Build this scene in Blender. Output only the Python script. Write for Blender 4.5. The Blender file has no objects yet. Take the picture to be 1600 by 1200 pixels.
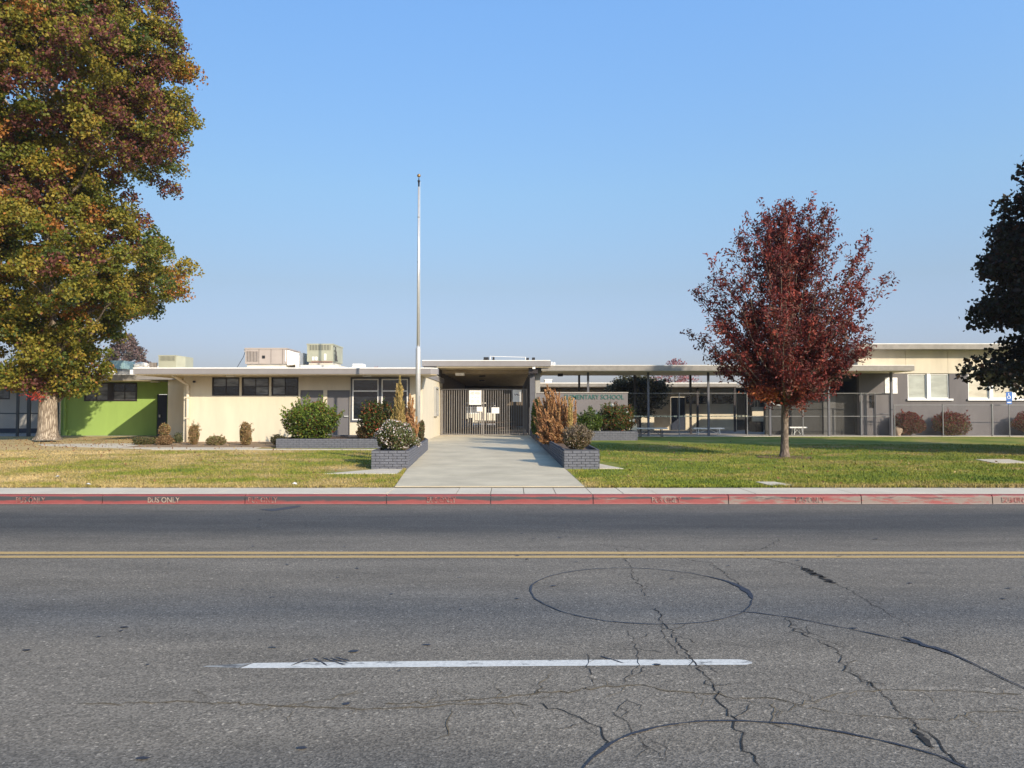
import bpy, math, random
import numpy as np
from mathutils import Vector

S = bpy.context.scene
COL = S.collection
random.seed(7)
R = math.radians

# ------------------------------------------------------------------ camera
H, F, CX, CY = 1.55, 1200.0, 800.0, 600.0        # eye height, focal length and centre in photo pixels
TH = math.atan(40 / F)                            # slight upward pitch
cam = bpy.data.cameras.new('camera')
cam.sensor_width = 36.0
cam.lens = 36.0 * F / 1600.0
cam.clip_start = 0.05
cam.clip_end = 6000
co = bpy.data.objects.new('camera', cam)
co.location = (0, 0, H)
co.rotation_euler = (R(90) + TH, 0, 0)
COL.objects.link(co)
S.camera = co

# ------------------------------------------------------------------ sky, sun, exposure
SUN = Vector((0.80, -1.0, 0.60)).normalized()     # direction towards the sun
ELEV = math.asin(SUN.z)
AZ = math.atan2(SUN.x, SUN.y)
W = bpy.data.worlds.new('World'); S.world = W; W.use_nodes = True
wn = W.node_tree.nodes; wl = W.node_tree.links
bg = wn['Background']
sky = wn.new('ShaderNodeTexSky'); sky.sky_type = 'NISHITA'
sky.sun_disc = False
sky.sun_elevation = ELEV; sky.sun_rotation = AZ
sky.altitude = 0; sky.air_density = 1.35; sky.dust_density = 1.2; sky.ozone_density = 2.2
tc = wn.new('ShaderNodeTexCoord'); sx_ = wn.new('ShaderNodeSeparateXYZ'); wl.new(tc.outputs['Generated'], sx_.inputs[0])
skr = wn.new('ShaderNodeValToRGB'); ske = skr.color_ramp.elements       # smoggy valley air: the low sky is duller and bluer than clean air gives
ske[0].position = .0; ske[0].color = (.44, .49, .84, 1)
ske[1].position = .60; ske[1].color = (.78, 1.02, 1.28, 1)
for p_, c_ in ((.075, (.476, .51, .80)), (.157, (.553, .565, .70)), (.272, (.67, .765, .88)), (.47, (.78, 1.0, 1.25))):
    q_ = ske.new(p_); q_.color = (*c_, 1)
smx = wn.new('ShaderNodeVectorMath'); smx.operation = 'MULTIPLY'
wl.new(sx_.outputs['Z'], skr.inputs[0]); wl.new(sky.outputs[0], smx.inputs[0]); wl.new(skr.outputs[0], smx.inputs[1])
sgl = wn.new('ShaderNodeMath'); sgl.operation = 'MULTIPLY_ADD'; sgl.inputs[1].default_value = .36; sgl.inputs[2].default_value = .98   # smog glows a little more on the sun's side
wl.new(sx_.outputs['X'], sgl.inputs[0])
sm2 = wn.new('ShaderNodeVectorMath'); sm2.operation = 'SCALE'; wl.new(smx.outputs[0], sm2.inputs[0]); wl.new(sgl.outputs[0], sm2.inputs['Scale'])
wl.new(sm2.outputs[0], bg.inputs[0])
bg.inputs[1].default_value = 0.14
sl = bpy.data.lights.new('sun', 'SUN'); sl.energy = 4.0; sl.angle = R(0.55); sl.color = (1.0, 0.86, 0.68)
so = bpy.data.objects.new('sun', sl); COL.objects.link(so)
so.rotation_euler = SUN.to_track_quat('Z', 'Y').to_euler()
S.view_settings.view_transform = 'Standard'
S.view_settings.look = 'None'
S.view_settings.exposure = 0.56
S.view_settings.gamma = 1.0
S.view_settings.use_curve_mapping = False

# ------------------------------------------------------------------ helpers
def XZ(px, py, Y):
    u = (CY - py) / F; s, c = math.sin(TH), math.cos(TH)
    t = Y / (c - u * s)
    return (px - CX) / F * t, H + t * (s + u * c)
def X(px, Y, py=640): return XZ(px, py, Y)[0]
def Z(py, Y): return XZ(800, py, Y)[1]
GY = [-60, 13.75, 18, 26, 30, 36, 3000]
GZ = [.16, .16, .195, .26, .28, .29, .29]
def gz(y): return float(np.interp(y, GY, GZ))

MATS = {}
def rgb(c): return (c[0], c[1], c[2], 1.0)
def M(name, col, rough=.7, var=.12, scale=3.0, bump=0.0, bscale=60., metal=0.0, spec=.4, col2=None, st=None):
    if name in MATS: return MATS[name]
    m = bpy.data.materials.new(name); m.use_nodes = True; n = m.node_tree.nodes; l = m.node_tree.links
    b = n['Principled BSDF']; b.inputs['Roughness'].default_value = rough
    b.inputs['Metallic'].default_value = metal
    b.inputs['Specular IOR Level'].default_value = spec
    g = n.new('ShaderNodeNewGeometry')
    no = n.new('ShaderNodeTexNoise'); no.inputs['Scale'].default_value = scale; no.inputs['Detail'].default_value = 8
    no.inputs['Roughness'].default_value = .65
    if st:
        mp = n.new('ShaderNodeMapping'); mp.inputs['Scale'].default_value = st
        l.new(g.outputs['Position'], mp.inputs[0]); l.new(mp.outputs[0], no.inputs['Vector'])
    else: l.new(g.outputs['Position'], no.inputs['Vector'])
    cr = n.new('ShaderNodeValToRGB')
    lo = col2 if col2 else tuple(max(0, x * (1 - var)) for x in col)
    hi = col if col2 else tuple(x * (1 + var) for x in col)
    cr.color_ramp.elements[0].color = rgb(lo); cr.color_ramp.elements[0].position = .33
    cr.color_ramp.elements[1].color = rgb(hi); cr.color_ramp.elements[1].position = .67
    l.new(no.outputs['Fac'], cr.inputs['Fac']); l.new(cr.outputs['Color'], b.inputs['Base Color'])
    if bump:
        n2 = n.new('ShaderNodeTexNoise'); n2.inputs['Scale'].default_value = bscale; n2.inputs['Detail'].default_value = 4
        l.new(g.outputs['Position'], n2.inputs['Vector'])
        bp = n.new('ShaderNodeBump'); bp.inputs['Strength'].default_value = bump; bp.inputs['Distance'].default_value = .01
        l.new(n2.outputs['Fac'], bp.inputs['Height']); l.new(bp.outputs['Normal'], b.inputs['Normal'])
    MATS[name] = m
    return m

LOC = {}
class MB:
    def __init__(s): s.v = []; s.f = []
    def add(s, vs, fs):
        o = len(s.v); s.v += [tuple(v) for v in vs]; s.f += [tuple(i + o for i in f) for f in fs]; return s
    def box(s, x0, x1, y0, y1, z0, z1):
        if x0 > x1: x0, x1 = x1, x0
        if y0 > y1: y0, y1 = y1, y0
        if z0 > z1: z0, z1 = z1, z0
        return s.add([(x0,y0,z0),(x1,y0,z0),(x1,y1,z0),(x0,y1,z0),(x0,y0,z1),(x1,y0,z1),(x1,y1,z1),(x0,y1,z1)],
              [(0,3,2,1),(4,5,6,7),(0,1,5,4),(1,2,6,5),(2,3,7,6),(3,0,4,7)])
    def prism(s, pts, z0, z1):
        n = len(pts)
        vs = [(x, y, z0) for x, y in pts] + [(x, y, z1) for x, y in pts]
        fs = [tuple(reversed(range(n))), tuple(range(n, 2*n))] + [(i, (i+1) % n, n+(i+1) % n, n+i) for i in range(n)]
        return s.add(vs, fs)
    def tube(s, pts, rad, seg=8, caps=True):
        pts = [Vector(p) for p in pts]
        if not hasattr(rad, '__len__'): rad = [rad] * len(pts)
        n = len(pts); vs = []; fs = []
        ref = None
        for i, p in enumerate(pts):
            d = (pts[min(i+1, n-1)] - pts[max(i-1, 0)]).normalized()
            if ref is None: ref = Vector((1, 0, 0)) if abs(d.x) < .8 else Vector((0, 1, 0))
            a = (ref - d * ref.dot(d)).normalized(); b = d.cross(a); ref = a
            for k in range(seg):
                q = 2*math.pi*k/seg
                vs.append(p + (a*math.cos(q) + b*math.sin(q)) * rad[i])
        for i in range(n-1):
            for k in range(seg):
                k2 = (k+1) % seg
                fs.append((i*seg+k, i*seg+k2, (i+1)*seg+k2, (i+1)*seg+k))
        if caps:
            fs.append(tuple(reversed(range(seg)))); fs.append(tuple((n-1)*seg+k for k in range(seg)))
        return s.add(vs, fs)
    def wall(s, x0, x1, z0, z1, yf, yb, openings=(), base=None):
        xs = sorted({x0, x1} | {min(max(o[i], x0), x1) for o in openings for i in (0, 1)})
        zs = sorted({z0, z1} | {min(max(o[i], z0), z1) for o in openings for i in (2, 3)})
        nx, nz = len(xs)-1, len(zs)-1
        def solid(i, j):
            if i < 0 or j < 0 or i >= nx or j >= nz: return False
            cx, cz = (xs[i]+xs[i+1])/2, (zs[j]+zs[j+1])/2
            return not any(o[0] < cx < o[1] and o[2] < cz < o[3] for o in openings)
        for i in range(nx):
            for j in range(nz):
                if not solid(i, j): continue
                a, b, c, d = xs[i], xs[i+1], zs[j], zs[j+1]
                s.add([(a,yf,c),(b,yf,c),(b,yf,d),(a,yf,d)], [(0,1,2,3)])
                s.add([(a,yb,c),(b,yb,c),(b,yb,d),(a,yb,d)], [(3,2,1,0)])
                if not solid(i-1, j): s.add([(a,yf,c),(a,yf,d),(a,yb,d),(a,yb,c)], [(0,1,2,3)])
                if not solid(i+1, j): s.add([(b,yf,c),(b,yb,c),(b,yb,d),(b,yf,d)], [(0,1,2,3)])
                if not solid(i, j-1): s.add([(a,yf,c),(a,yb,c),(b,yb,c),(b,yf,c)], [(0,1,2,3)])
                if not solid(i, j+1): s.add([(a,yf,d),(b,yf,d),(b,yb,d),(a,yb,d)], [(0,1,2,3)])
        return s
    def build(s, name, mat, parent=None, smooth=False, label=None):
        me = bpy.data.meshes.new(name)
        off = LOC.get(parent.name, Vector((0,0,0))) if parent else Vector((0,0,0))
        me.from_pydata([(v[0]-off.x, v[1]-off.y, v[2]-off.z) for v in s.v], [], s.f); me.update()
        if smooth: me.polygons.foreach_set('use_smooth', [True]*len(me.polygons))
        me.materials.append(mat)
        o = bpy.data.objects.new(name, me); COL.objects.link(o)
        if parent: o.parent = parent
        LOC[o.name] = off.copy()
        if label: o['label'] = label
        return o
def tag(o, label=None, cat=None, group=None, kind=None):
    if label: o['label'] = label
    if cat: o['category'] = cat
    if group: o['group'] = group
    if kind: o['kind'] = kind
    return o
def thing(name, label, cat, loc=(0,0,0), group=None):
    o = bpy.data.objects.new(name, None); COL.objects.link(o)
    o.location = loc; LOC[o.name] = Vector(loc); o.empty_display_size = .2
    return tag(o, label, cat, group)
def box(name, mat, parent, *a, label=None): return MB().box(*a).build(name, mat, parent, label=label)
def copy_tree(o, parent=None, shift=(0,0,0)):
    c = o.copy(); COL.objects.link(c)
    if parent: c.parent = parent
    else: c.location = Vector(o.location) + Vector(shift)
    LOC[c.name] = LOC[o.name] + Vector(shift)
    for ch in list(o.children): copy_tree(ch, c, shift)
    return c
def struct(o): o['kind'] = 'structure'; return o

# ---- leaves
def leaf_mat(name, rough=.55, trans=.35):
    if name in MATS: return MATS[name]
    m = bpy.data.materials.new(name); m.use_nodes = True; n = m.node_tree.nodes; l = m.node_tree.links
    b = n['Principled BSDF']; b.inputs['Roughness'].default_value = rough; b.inputs['Specular IOR Level'].default_value = .3
    at = n.new('ShaderNodeAttribute'); at.attribute_name = 'col'
    tr = n.new('ShaderNodeBsdfTranslucent'); mx = n.new('ShaderNodeMixShader'); mx.inputs[0].default_value = trans
    l.new(at.outputs['Color'], b.inputs['Base Color']); l.new(at.outputs['Color'], tr.inputs['Color'])
    l.new(b.outputs[0], mx.inputs[1]); l.new(tr.outputs[0], mx.inputs[2])
    l.new(mx.outputs[0], n['Material Output'].inputs[0])
    MATS[name] = m; return m
def unit(a): return a / (np.linalg.norm(a, axis=1, keepdims=True) + 1e-9)
def leaves(name, P, size, cols, mat, parent, rng, aspect=.7, axis=None, axw=0.0, fold=.12, lobes=1):
    """one small folded leaf (or a few crossing lobes) at every point"""
    N = len(P)
    off = np.array(LOC[parent.name]) if parent else np.zeros(3)
    P = P - off
    t = unit(rng.normal(size=(N, 3)))
    if axis is not None: t = unit(t * (1-axw) + axis * axw)
    n = unit(np.cross(t, rng.normal(size=(N, 3))))
    b = np.cross(n, t)
    s = (size * rng.uniform(.65, 1.25, size=(N,)))[:, None]
    V = []
    for k in range(lobes):
        a = (k - (lobes-1)/2) * 1.1
        tt = t*math.cos(a) + b*math.sin(a); bb = -t*math.sin(a) + b*math.cos(a)
        if lobes == 1:
            q = [P - tt*s*.5, P + bb*s*aspect*.5 + n*s*fold, P + tt*s*.5, P - bb*s*aspect*.5 + n*s*fold]
        else:
            q = [P, P + tt*s*.34 + bb*s*aspect*.22 + n*s*fold, P + tt*s*.68, P + tt*s*.34 - bb*s*aspect*.22 + n*s*fold]
        V.append(np.stack(q, axis=1))
    V = np.stack(V, axis=1).reshape(-1, 3)
    Q = N * lobes
    me = bpy.data.meshes.new(name)
    me.vertices.add(4*Q); me.vertices.foreach_set('co', V.astype(np.float32).ravel())
    idx = (np.arange(Q)[:, None]*4 + np.array([0, 1, 2, 0, 2, 3])[None]).astype(np.int32).ravel()
    me.loops.add(6*Q); me.loops.foreach_set('vertex_index', idx)
    me.polygons.add(2*Q); me.polygons.foreach_set('loop_start', (np.arange(2*Q)*3).astype(np.int32))
    me.update(calc_edges=True)
    at = me.attributes.new('col', 'FLOAT_COLOR', 'POINT')
    c4 = np.ones((N, 4), np.float32); c4[:, :3] = np.clip(cols, 0, 1)
    at.data.foreach_set('color', np.repeat(c4, 4*lobes, axis=0).ravel())
    me.materials.append(mat)
    o = bpy.data.objects.new(name, me); COL.objects.link(o)
    if parent: o.parent = parent
    LOC[o.name] = Vector(off)
    return o
def pick(pal, N, rng, jit=.18):
    pal = np.array(pal, float); w = pal[:, 3] / pal[:, 3].sum()
    c = pal[rng.choice(len(pal), size=N, p=w), :3]
    return c * rng.uniform(1-jit, 1+jit, size=(N, 1))
def text_obj(s, size, name, mat, parent, loc, rot=(math.pi/2, 0, 0), sx=1.0, align='CENTER', ext=0.0):
    cu = bpy.data.curves.new(name, 'FONT'); cu.body = s; cu.size = size; cu.align_x = align; cu.align_y = 'CENTER'
    cu.extrude = ext; cu.resolution_u = 3; cu.offset = size*.012
    t = bpy.data.objects.new('tmp', cu); COL.objects.link(t)
    bpy.context.view_layer.update()
    dg = bpy.context.evaluated_depsgraph_get()
    me = bpy.data.meshes.new_from_object(t.evaluated_get(dg)); me.name = name
    bpy.data.objects.remove(t)
    me.materials.clear(); me.materials.append(mat)
    o = bpy.data.objects.new(name, me); COL.objects.link(o); o.parent = parent
    off = LOC.get(parent.name, Vector((0,0,0)))
    o.location = Vector(loc) - off; o.rotation_euler = rot; o.scale = (sx, 1, 1)
    LOC[o.name] = Vector(loc)
    return o

# ------------------------------------------------------------------ plain materials
m_cream = M('cream_stucco', (.63, .565, .43), .9, .055, 1.6, .3, 90, st=(1.6,1.6,.35))
m_cream2 = M('cream_stucco_panels', (.55, .49, .375), .9, .10, 1.0, .2, 90, st=(1.5,1.5,.4))
m_green = M('green_stucco', (.27, .40, .10), .85, .06, 1.3, .3, 90, st=(1.6,1.6,.4))
m_fascia = M('grey_fascia_paint', (.235, .22, .215), .6, .06, 2.0)
m_fascia2 = M('weathered_fascia_paint', (.245, .225, .195), .7, .16, 4.0)
m_roof = M('white_roof_coating', (.78, .75, .68), .8, .06, 1.0)
m_soffit = M('tan_soffit', (.60, .51, .35), .8, .08, 1.5)
m_door = M('grey_door_paint', (.15, .145, .15), .5, .04, 2)
m_navy = M('navy_door_paint', (.02, .028, .05), .5, .05, 2)
m_dark = M('dark_bronze_frame', (.03, .024, .024), .45, .1, 3)
m_white = M('white_paint', (.78, .77, .73), .5, .05, 3)
m_post = M('grey_post_paint', (.10, .10, .11), .5, .1, 5)
m_gate = M('grey_gate_paint', (.185, .17, .155), .5, .1, 5)
m_grey = M('grey_stucco', (.135, .125, .125), .9, .09, 1.3, .3, 90, st=(1.6,1.6,.4))
m_greyl = M('pale_grey_stucco', (.34, .33, .30), .9, .06, 1.3, .2, 90)
m_sign = M('sign_wall_grey', (.175, .16, .155), .85, .06, 2)
m_teal = M('teal_letters', (.035, .12, .10), .5, .05, 2)
m_galv = M('galvanised_steel', (.22, .22, .215), .55, .1, 8, metal=.2)
m_conc = M('light_concrete', (.54, .48, .37), .9, .1, 2.2, .25, 120)
m_concd = M('driveway_concrete', (.50, .44, .315), .9, .15, 1.1, .25, 140)
m_brick = M('painted_brick', (.125, .13, .15), .75, .15, 9, .4, 120)
m_mortar = M('painted_mortar', (.065, .068, .08), .9, .1, 9)
m_soil = M('planter_soil', (.12, .075, .045), .95, .3, 8, .5, 60)
m_bark = None
m_black = M('black_plastic', (.015, .015, .017), .5, .1, 5)
m_alu = M('bench_metal', (.55, .56, .54), .4, .1, 5, metal=.3)
m_blue = M('sign_blue', (.03, .13, .42), .5, .05, 5)

def glass_mat(name, col, rough=.06, lo=.45, hi=1.5):
    m = bpy.data.materials.new(name); m.use_nodes = True; n = m.node_tree.nodes; l = m.node_tree.links
    b = n['Principled BSDF']; b.inputs['Roughness'].default_value = rough; b.inputs['IOR'].default_value = 1.5
    b.inputs['Coat Weight'].default_value = .6; b.inputs['Coat Roughness'].default_value = .03
    g = n.new('ShaderNodeNewGeometry'); mp = n.new('ShaderNodeMapping'); mp.inputs['Scale'].default_value = (1.0, 1.0, 3.0)
    no = n.new('ShaderNodeTexNoise'); no.inputs['Scale'].default_value = 1.4; no.inputs['Detail'].default_value = 5
    cr = n.new('ShaderNodeValToRGB')
    cr.color_ramp.elements[0].color = rgb(tuple(c*lo for c in col)); cr.color_ramp.elements[0].position = .4
    cr.color_ramp.elements[1].color = rgb(tuple(c*hi for c in col)); cr.color_ramp.elements[1].position = .65
    l.new(g.outputs['Position'], mp.inputs[0]); l.new(mp.outputs[0], no.inputs['Vector'])
    l.new(no.outputs['Fac'], cr.inputs[0]); l.new(cr.outputs[0], b.inputs['Base Color'])
    MATS[name] = m; return m
g_dark = glass_mat('dark_window_glass', (.018, .022, .028))
g_mid = glass_mat('window_glass_over_blinds', (.15, .16, .165))
g_pale = glass_mat('window_glass_over_pale_blinds', (.33, .36, .32), .12, .85, 1.12)
g_cream = glass_mat('window_glass_over_cream_blinds', (.50, .47, .37), .12, .8, 1.1)

# asphalt -----------------------------------------------------------
def asphalt():
    m = bpy.data.materials.new('asphalt'); m.use_nodes = True; n = m.node_tree.nodes; l = m.node_tree.links
    b = n['Principled BSDF']; b.inputs['Roughness'].default_value = .82; b.inputs['Specular IOR Level'].default_value = .3
    g = n.new('ShaderNodeNewGeometry'); sp = n.new('ShaderNodeSeparateXYZ'); l.new(g.outputs['Position'], sp.inputs[0])
    # wear bands along the lanes, bent a little by noise
    w = n.new('ShaderNodeTexNoise'); w.inputs['Scale'].default_value = .35; w.inputs['Detail'].default_value = 4
    l.new(g.outputs['Position'], w.inputs['Vector'])
    ws = n.new('ShaderNodeMath'); ws.operation = 'MULTIPLY_ADD'; ws.inputs[1].default_value = .9
    l.new(w.outputs['Fac'], ws.inputs[0]); l.new(sp.outputs['Y'], ws.inputs[2])
    mr = n.new('ShaderNodeMapRange'); mr.inputs[1].default_value = 0; mr.inputs[2].default_value = 14
    l.new(ws.outputs[0], mr.inputs[0])
    cr = n.new('ShaderNodeValToRGB'); el = cr.color_ramp.elements
    stops = [(2.0,.11),(3.55,.098),(4.1,.158),(4.8,.165),(5.5,.155),(6.4,.110),(7.4,.145),(8.6,.155),(9.6,.135),(10.6,.066),(11.7,.072),(12.7,.13),(13.3,.135)]
    el[0].position = stops[0][0]/14; el[0].color = rgb((stops[0][1], stops[0][1]*.97, stops[0][1]*.88))
    el[1].position = stops[-1][0]/14; el[1].color = rgb((stops[-1][1], stops[-1][1]*.97, stops[-1][1]*.88))
    for y, v in stops[1:-1]:
        e = el.new(y/14); e.color = rgb((v*1.13, v, v*.80) if v > .12 else (v*1.03, v, v*.93))
    l.new(mr.outputs[0], cr.inputs[0])
    # streaks and patches
    mp = n.new('ShaderNodeMapping'); mp.inputs['Scale'].default_value = (.5, 2.4, 1)
    l.new(g.outputs['Position'], mp.inputs[0])
    n1 = n.new('ShaderNodeTexNoise'); n1.inputs['Scale'].default_value = 1.0; n1.inputs['Detail'].default_value = 9; n1.inputs['Roughness'].default_value = .7
    l.new(mp.outputs[0], n1.inputs['Vector'])
    r1 = n.new('ShaderNodeMapRange'); r1.inputs[1].default_value = .3; r1.inputs[2].default_value = .7; r1.inputs[3].default_value = .78; r1.inputs[4].default_value = 1.2
    l.new(n1.outputs['Fac'], r1.inputs[0])
    # stones in the binder
    v = n.new('ShaderNodeTexVoronoi'); v.inputs['Scale'].default_value = 95; l.new(g.outputs['Position'], v.inputs['Vector'])
    sc = n.new('ShaderNodeSeparateColor'); l.new(v.outputs['Color'], sc.inputs[0])
    r2 = n.new('ShaderNodeMapRange'); r2.inputs[1].default_value = 0; r2.inputs[2].default_value = 1; r2.inputs[3].default_value = .55; r2.inputs[4].default_value = 1.35
    l.new(sc.outputs[0], r2.inputs[0])
    v2 = n.new('ShaderNodeTexVoronoi'); v2.inputs['Scale'].default_value = 78; l.new(g.outputs['Position'], v2.inputs['Vector'])
    sc2 = n.new('ShaderNodeSeparateColor'); l.new(v2.outputs['Color'], sc2.inputs[0])
    r3 = n.new('ShaderNodeMapRange'); r3.inputs[1].default_value = .93; r3.inputs[2].default_value = 1; r3.inputs[3].default_value = 1; r3.inputs[4].default_value = 1.9
    l.new(sc2.outputs[1], r3.inputs[0])
    def mul(a, c):
        q = n.new('ShaderNodeMath'); q.operation = 'MULTIPLY'; l.new(a, q.inputs[0]); l.new(c, q.inputs[1]); return q.outputs[0]
    f = mul(mul(r1.outputs[0], r2.outputs[0]), r3.outputs[0])
    mx = n.new('ShaderNodeVectorMath'); mx.operation = 'SCALE'; l.new(cr.outputs[0], mx.inputs[0]); l.new(f, mx.inputs['Scale'])
    l.new(mx.outputs[0], b.inputs['Base Color'])
    bp = n.new('ShaderNodeBump'); bp.inputs['Strength'].default_value = .5; bp.inputs['Distance'].default_value = .004
    l.new(v.outputs['Distance'], bp.inputs['Height']); l.new(bp.outputs[0], b.inputs['Normal'])
    return m
m_asph = asphalt()
m_crack = M('crack_filled_with_dirt', (.022, .021, .02), .95, .4, 30)
m_crackb = M('crack_with_dry_soil', (.22, .175, .11), .95, .4, 10, col2=(.05, .043, .03))
m_tar = M('tar_seal', (.032, .033, .042), .55, .2, 20)

def worn(name, paint, under, cover, scale=6., stretch=(1, 1, 1), fine=40., rough=.7):
    """paint worn through to what lies beneath it"""
    m = bpy.data.materials.new(name); m.use_nodes = True; n = m.node_tree.nodes; l = m.node_tree.links
    b = n['Principled BSDF']; b.inputs['Roughness'].default_value = rough
    g = n.new('ShaderNodeNewGeometry'); mp = n.new('ShaderNodeMapping'); mp.inputs['Scale'].default_value = stretch
    l.new(g.outputs['Position'], mp.inputs[0])
    a = n.new('ShaderNodeTexNoise'); a.inputs['Scale'].default_value = scale; a.inputs['Detail'].default_value = 10; a.inputs['Roughness'].default_value = .7
    l.new(mp.outputs[0], a.inputs['Vector'])
    cr = n.new('ShaderNodeValToRGB'); cr.color_ramp.elements[0].position = cover-.04; cr.color_ramp.elements[1].position = cover+.04
    cr.color_ramp.elements[0].color = rgb(under); cr.color_ramp.elements[1].color = rgb(paint)
    l.new(a.outputs['Fac'], cr.inputs[0])
    f = n.new('ShaderNodeTexNoise'); f.inputs['Scale'].default_value = fine; f.inputs['Detail'].default_value = 3
    l.new(g.outputs['Position'], f.inputs['Vector'])
    mr = n.new('ShaderNodeMapRange'); mr.inputs[1].default_value = .3; mr.inputs[2].default_value = .7; mr.inputs[3].default_value = .82; mr.inputs[4].default_value = 1.12
    l.new(f.outputs['Fac'], mr.inputs[0])
    sc = n.new('ShaderNodeVectorMath'); sc.operation = 'SCALE'; l.new(cr.outputs[0], sc.inputs[0]); l.new(mr.outputs[0], sc.inputs['Scale'])
    l.new(sc.outputs[0], b.inputs['Base Color'])
    MATS[name] = m; return m
m_yellow = worn('yellow_road_paint', (.47, .32, .125), (.26, .20, .12), .38, 7, (.6, 3, 1))
m_wline = worn('white_road_paint', (.58, .58, .54), (.20, .20, .19), .40, 5, (1, 2, 1))
m_wfaint = worn('faint_white_road_paint', (.30, .30, .28), (.12, .12, .115), .48, 8, (1, 2, 1))

# lawn --------------------------------------------------------------
def lawn_mat():
    m = bpy.data.materials.new('lawn_grass'); m.use_nodes = True; n = m.node_tree.nodes; l = m.node_tree.links
    b = n['Principled BSDF']; b.inputs['Roughness'].default_value = .85; b.inputs['Specular IOR Level'].default_value = .2
    g = n.new('ShaderNodeNewGeometry'); sp = n.new('ShaderNodeSeparateXYZ'); l.new(g.outputs['Position'], sp.inputs[0])
    def noise(s, d, sc=(1,1,1), r=.6):
        mp = n.new('ShaderNodeMapping'); mp.inputs['Scale'].default_value = sc; l.new(g.outputs['Position'], mp.inputs[0])
        q = n.new('ShaderNodeTexNoise'); q.inputs['Scale'].default_value = s; q.inputs['Detail'].default_value = d; q.inputs['Roughness'].default_value = r
        l.new(mp.outputs[0], q.inputs['Vector']); return q.outputs['Fac']
    def math_(op, a, c=None, v=None):
        q = n.new('ShaderNodeMath'); q.operation = op; l.new(a, q.inputs[0])
        if c is not None: l.new(c, q.inputs[1])
        else: q.inputs[1].default_value = v
        return q.outputs[0]
    # dryness: left part of the lawn is patchy and straw coloured
    mx = n.new('ShaderNodeMapRange'); mx.inputs[1].default_value = -16; mx.inputs[2].default_value = 3; mx.inputs[3].default_value = .17; mx.inputs[4].default_value = -.055
    l.new(sp.outputs['X'], mx.inputs[0])
    my = n.new('ShaderNodeMapRange'); my.inputs[1].default_value = 20; my.inputs[2].default_value = 27; my.inputs[3].default_value = 0.; my.inputs[4].default_value = 1
    l.new(sp.outputs['Y'], my.inputs[0])
    ml = n.new('ShaderNodeMapRange'); ml.inputs[1].default_value = -4; ml.inputs[2].default_value = -13; ml.inputs[3].default_value = 0; ml.inputs[4].default_value = .12
    l.new(sp.outputs['X'], ml.inputs[0])
    ed = n.new('ShaderNodeMapRange'); ed.inputs[1].default_value = 13.8; ed.inputs[2].default_value = 14.9; ed.inputs[3].default_value = .10; ed.inputs[4].default_value = 0
    l.new(sp.outputs['Y'], ed.inputs[0])
    a = noise(.55, 5, (.8, 1, 1), .62)
    s = math_('ADD', a, mx.outputs[0]); s = math_('ADD', s, math_('MULTIPLY', my.outputs[0], ml.outputs[0])); s = math_('ADD', s, ed.outputs[0])
    c2 = noise(3.2, 6, (.7, 1.3, 1), .7)
    s = math_('ADD', s, math_('MULTIPLY', math_('SUBTRACT', c2, v=.5), v=.75))
    cr = n.new('ShaderNodeValToRGB'); e = cr.color_ramp.elements
    e[0].position = .26; e[0].color = (.10, .145, .020, 1)
    e[1].position = .80; e[1].color = (.50, .37, .17, 1)
    for p_, c_ in ((.43, (.18, .21, .026)), (.52, (.245, .225, .045)), (.62, (.33, .255, .095))):
        q = e.new(p_); q.color = rgb(c_)
    l.new(s, cr.inputs[0])
    f = noise(38, 3, (1, 1, 1), .7)
    mr = n.new('ShaderNodeMapRange'); mr.inputs[1].default_value = .3; mr.inputs[2].default_value = .7; mr.inputs[3].default_value = .5; mr.inputs[4].default_value = 1.4
    l.new(f, mr.inputs[0])
    sc = n.new('ShaderNodeVectorMath'); sc.operation = 'SCALE'; l.new(cr.outputs[0], sc.inputs[0]); l.new(mr.outputs[0], sc.inputs['Scale'])
    l.new(sc.outputs[0], b.inputs['Base Color'])
    return m
m_lawn = lawn_mat()

# ------------------------------------------------------------------ GROUND
KY = 12.65       # kerb face
gm = MB()
prof = [(-1500, -.03), (-6, -.03), (13.2, -.03), (13.3, .10), (14.6, .11), (18, .15), (26, .21), (36.2, .24), (3000, .24)]
for (y0, z0), (y1, z1) in zip(prof, prof[1:]):
    gm.add([(-2000,y0,z0),(2000,y0,z0),(2000,y1,z1),(-2000,y1,z1)], [(0,1,2,3)])
struct(gm.build('ground', M('bare_earth', (.26, .20, .13), .95, .2, .3)))
road = struct(MB().box(-300, 300, -5.5, KY - .03, -.02, 0).build('road', m_asph))
cy_list = []
def strip(name, mat, parent, x0, x1, y0, y1, z=.004, wob=0, n=1):
    b = MB(); rr = random.Random(hash(name) % 1000 + int(y0*100))
    xs = [x0 + (x1-x0)*i/n for i in range(n+1)]
    vs = [(x, y0 + rr.uniform(-wob, wob), z) for x in xs] + [(x, y1 + rr.uniform(-wob, wob), z) for x in xs]
    b.add(vs, [(i, i+1, n+1+i+1, n+1+i) for i in range(n)])
    return b.build(name, mat, parent)
# double yellow centre line
strip('yellow_line', m_yellow, road, -80, 80, Z(0,1)*0 + 8.075, 8.195, .004, .006, 500)
strip('yellow_line', m_yellow, road, -80, 80, 8.285, 8.42, .004, .006, 500)
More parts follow.
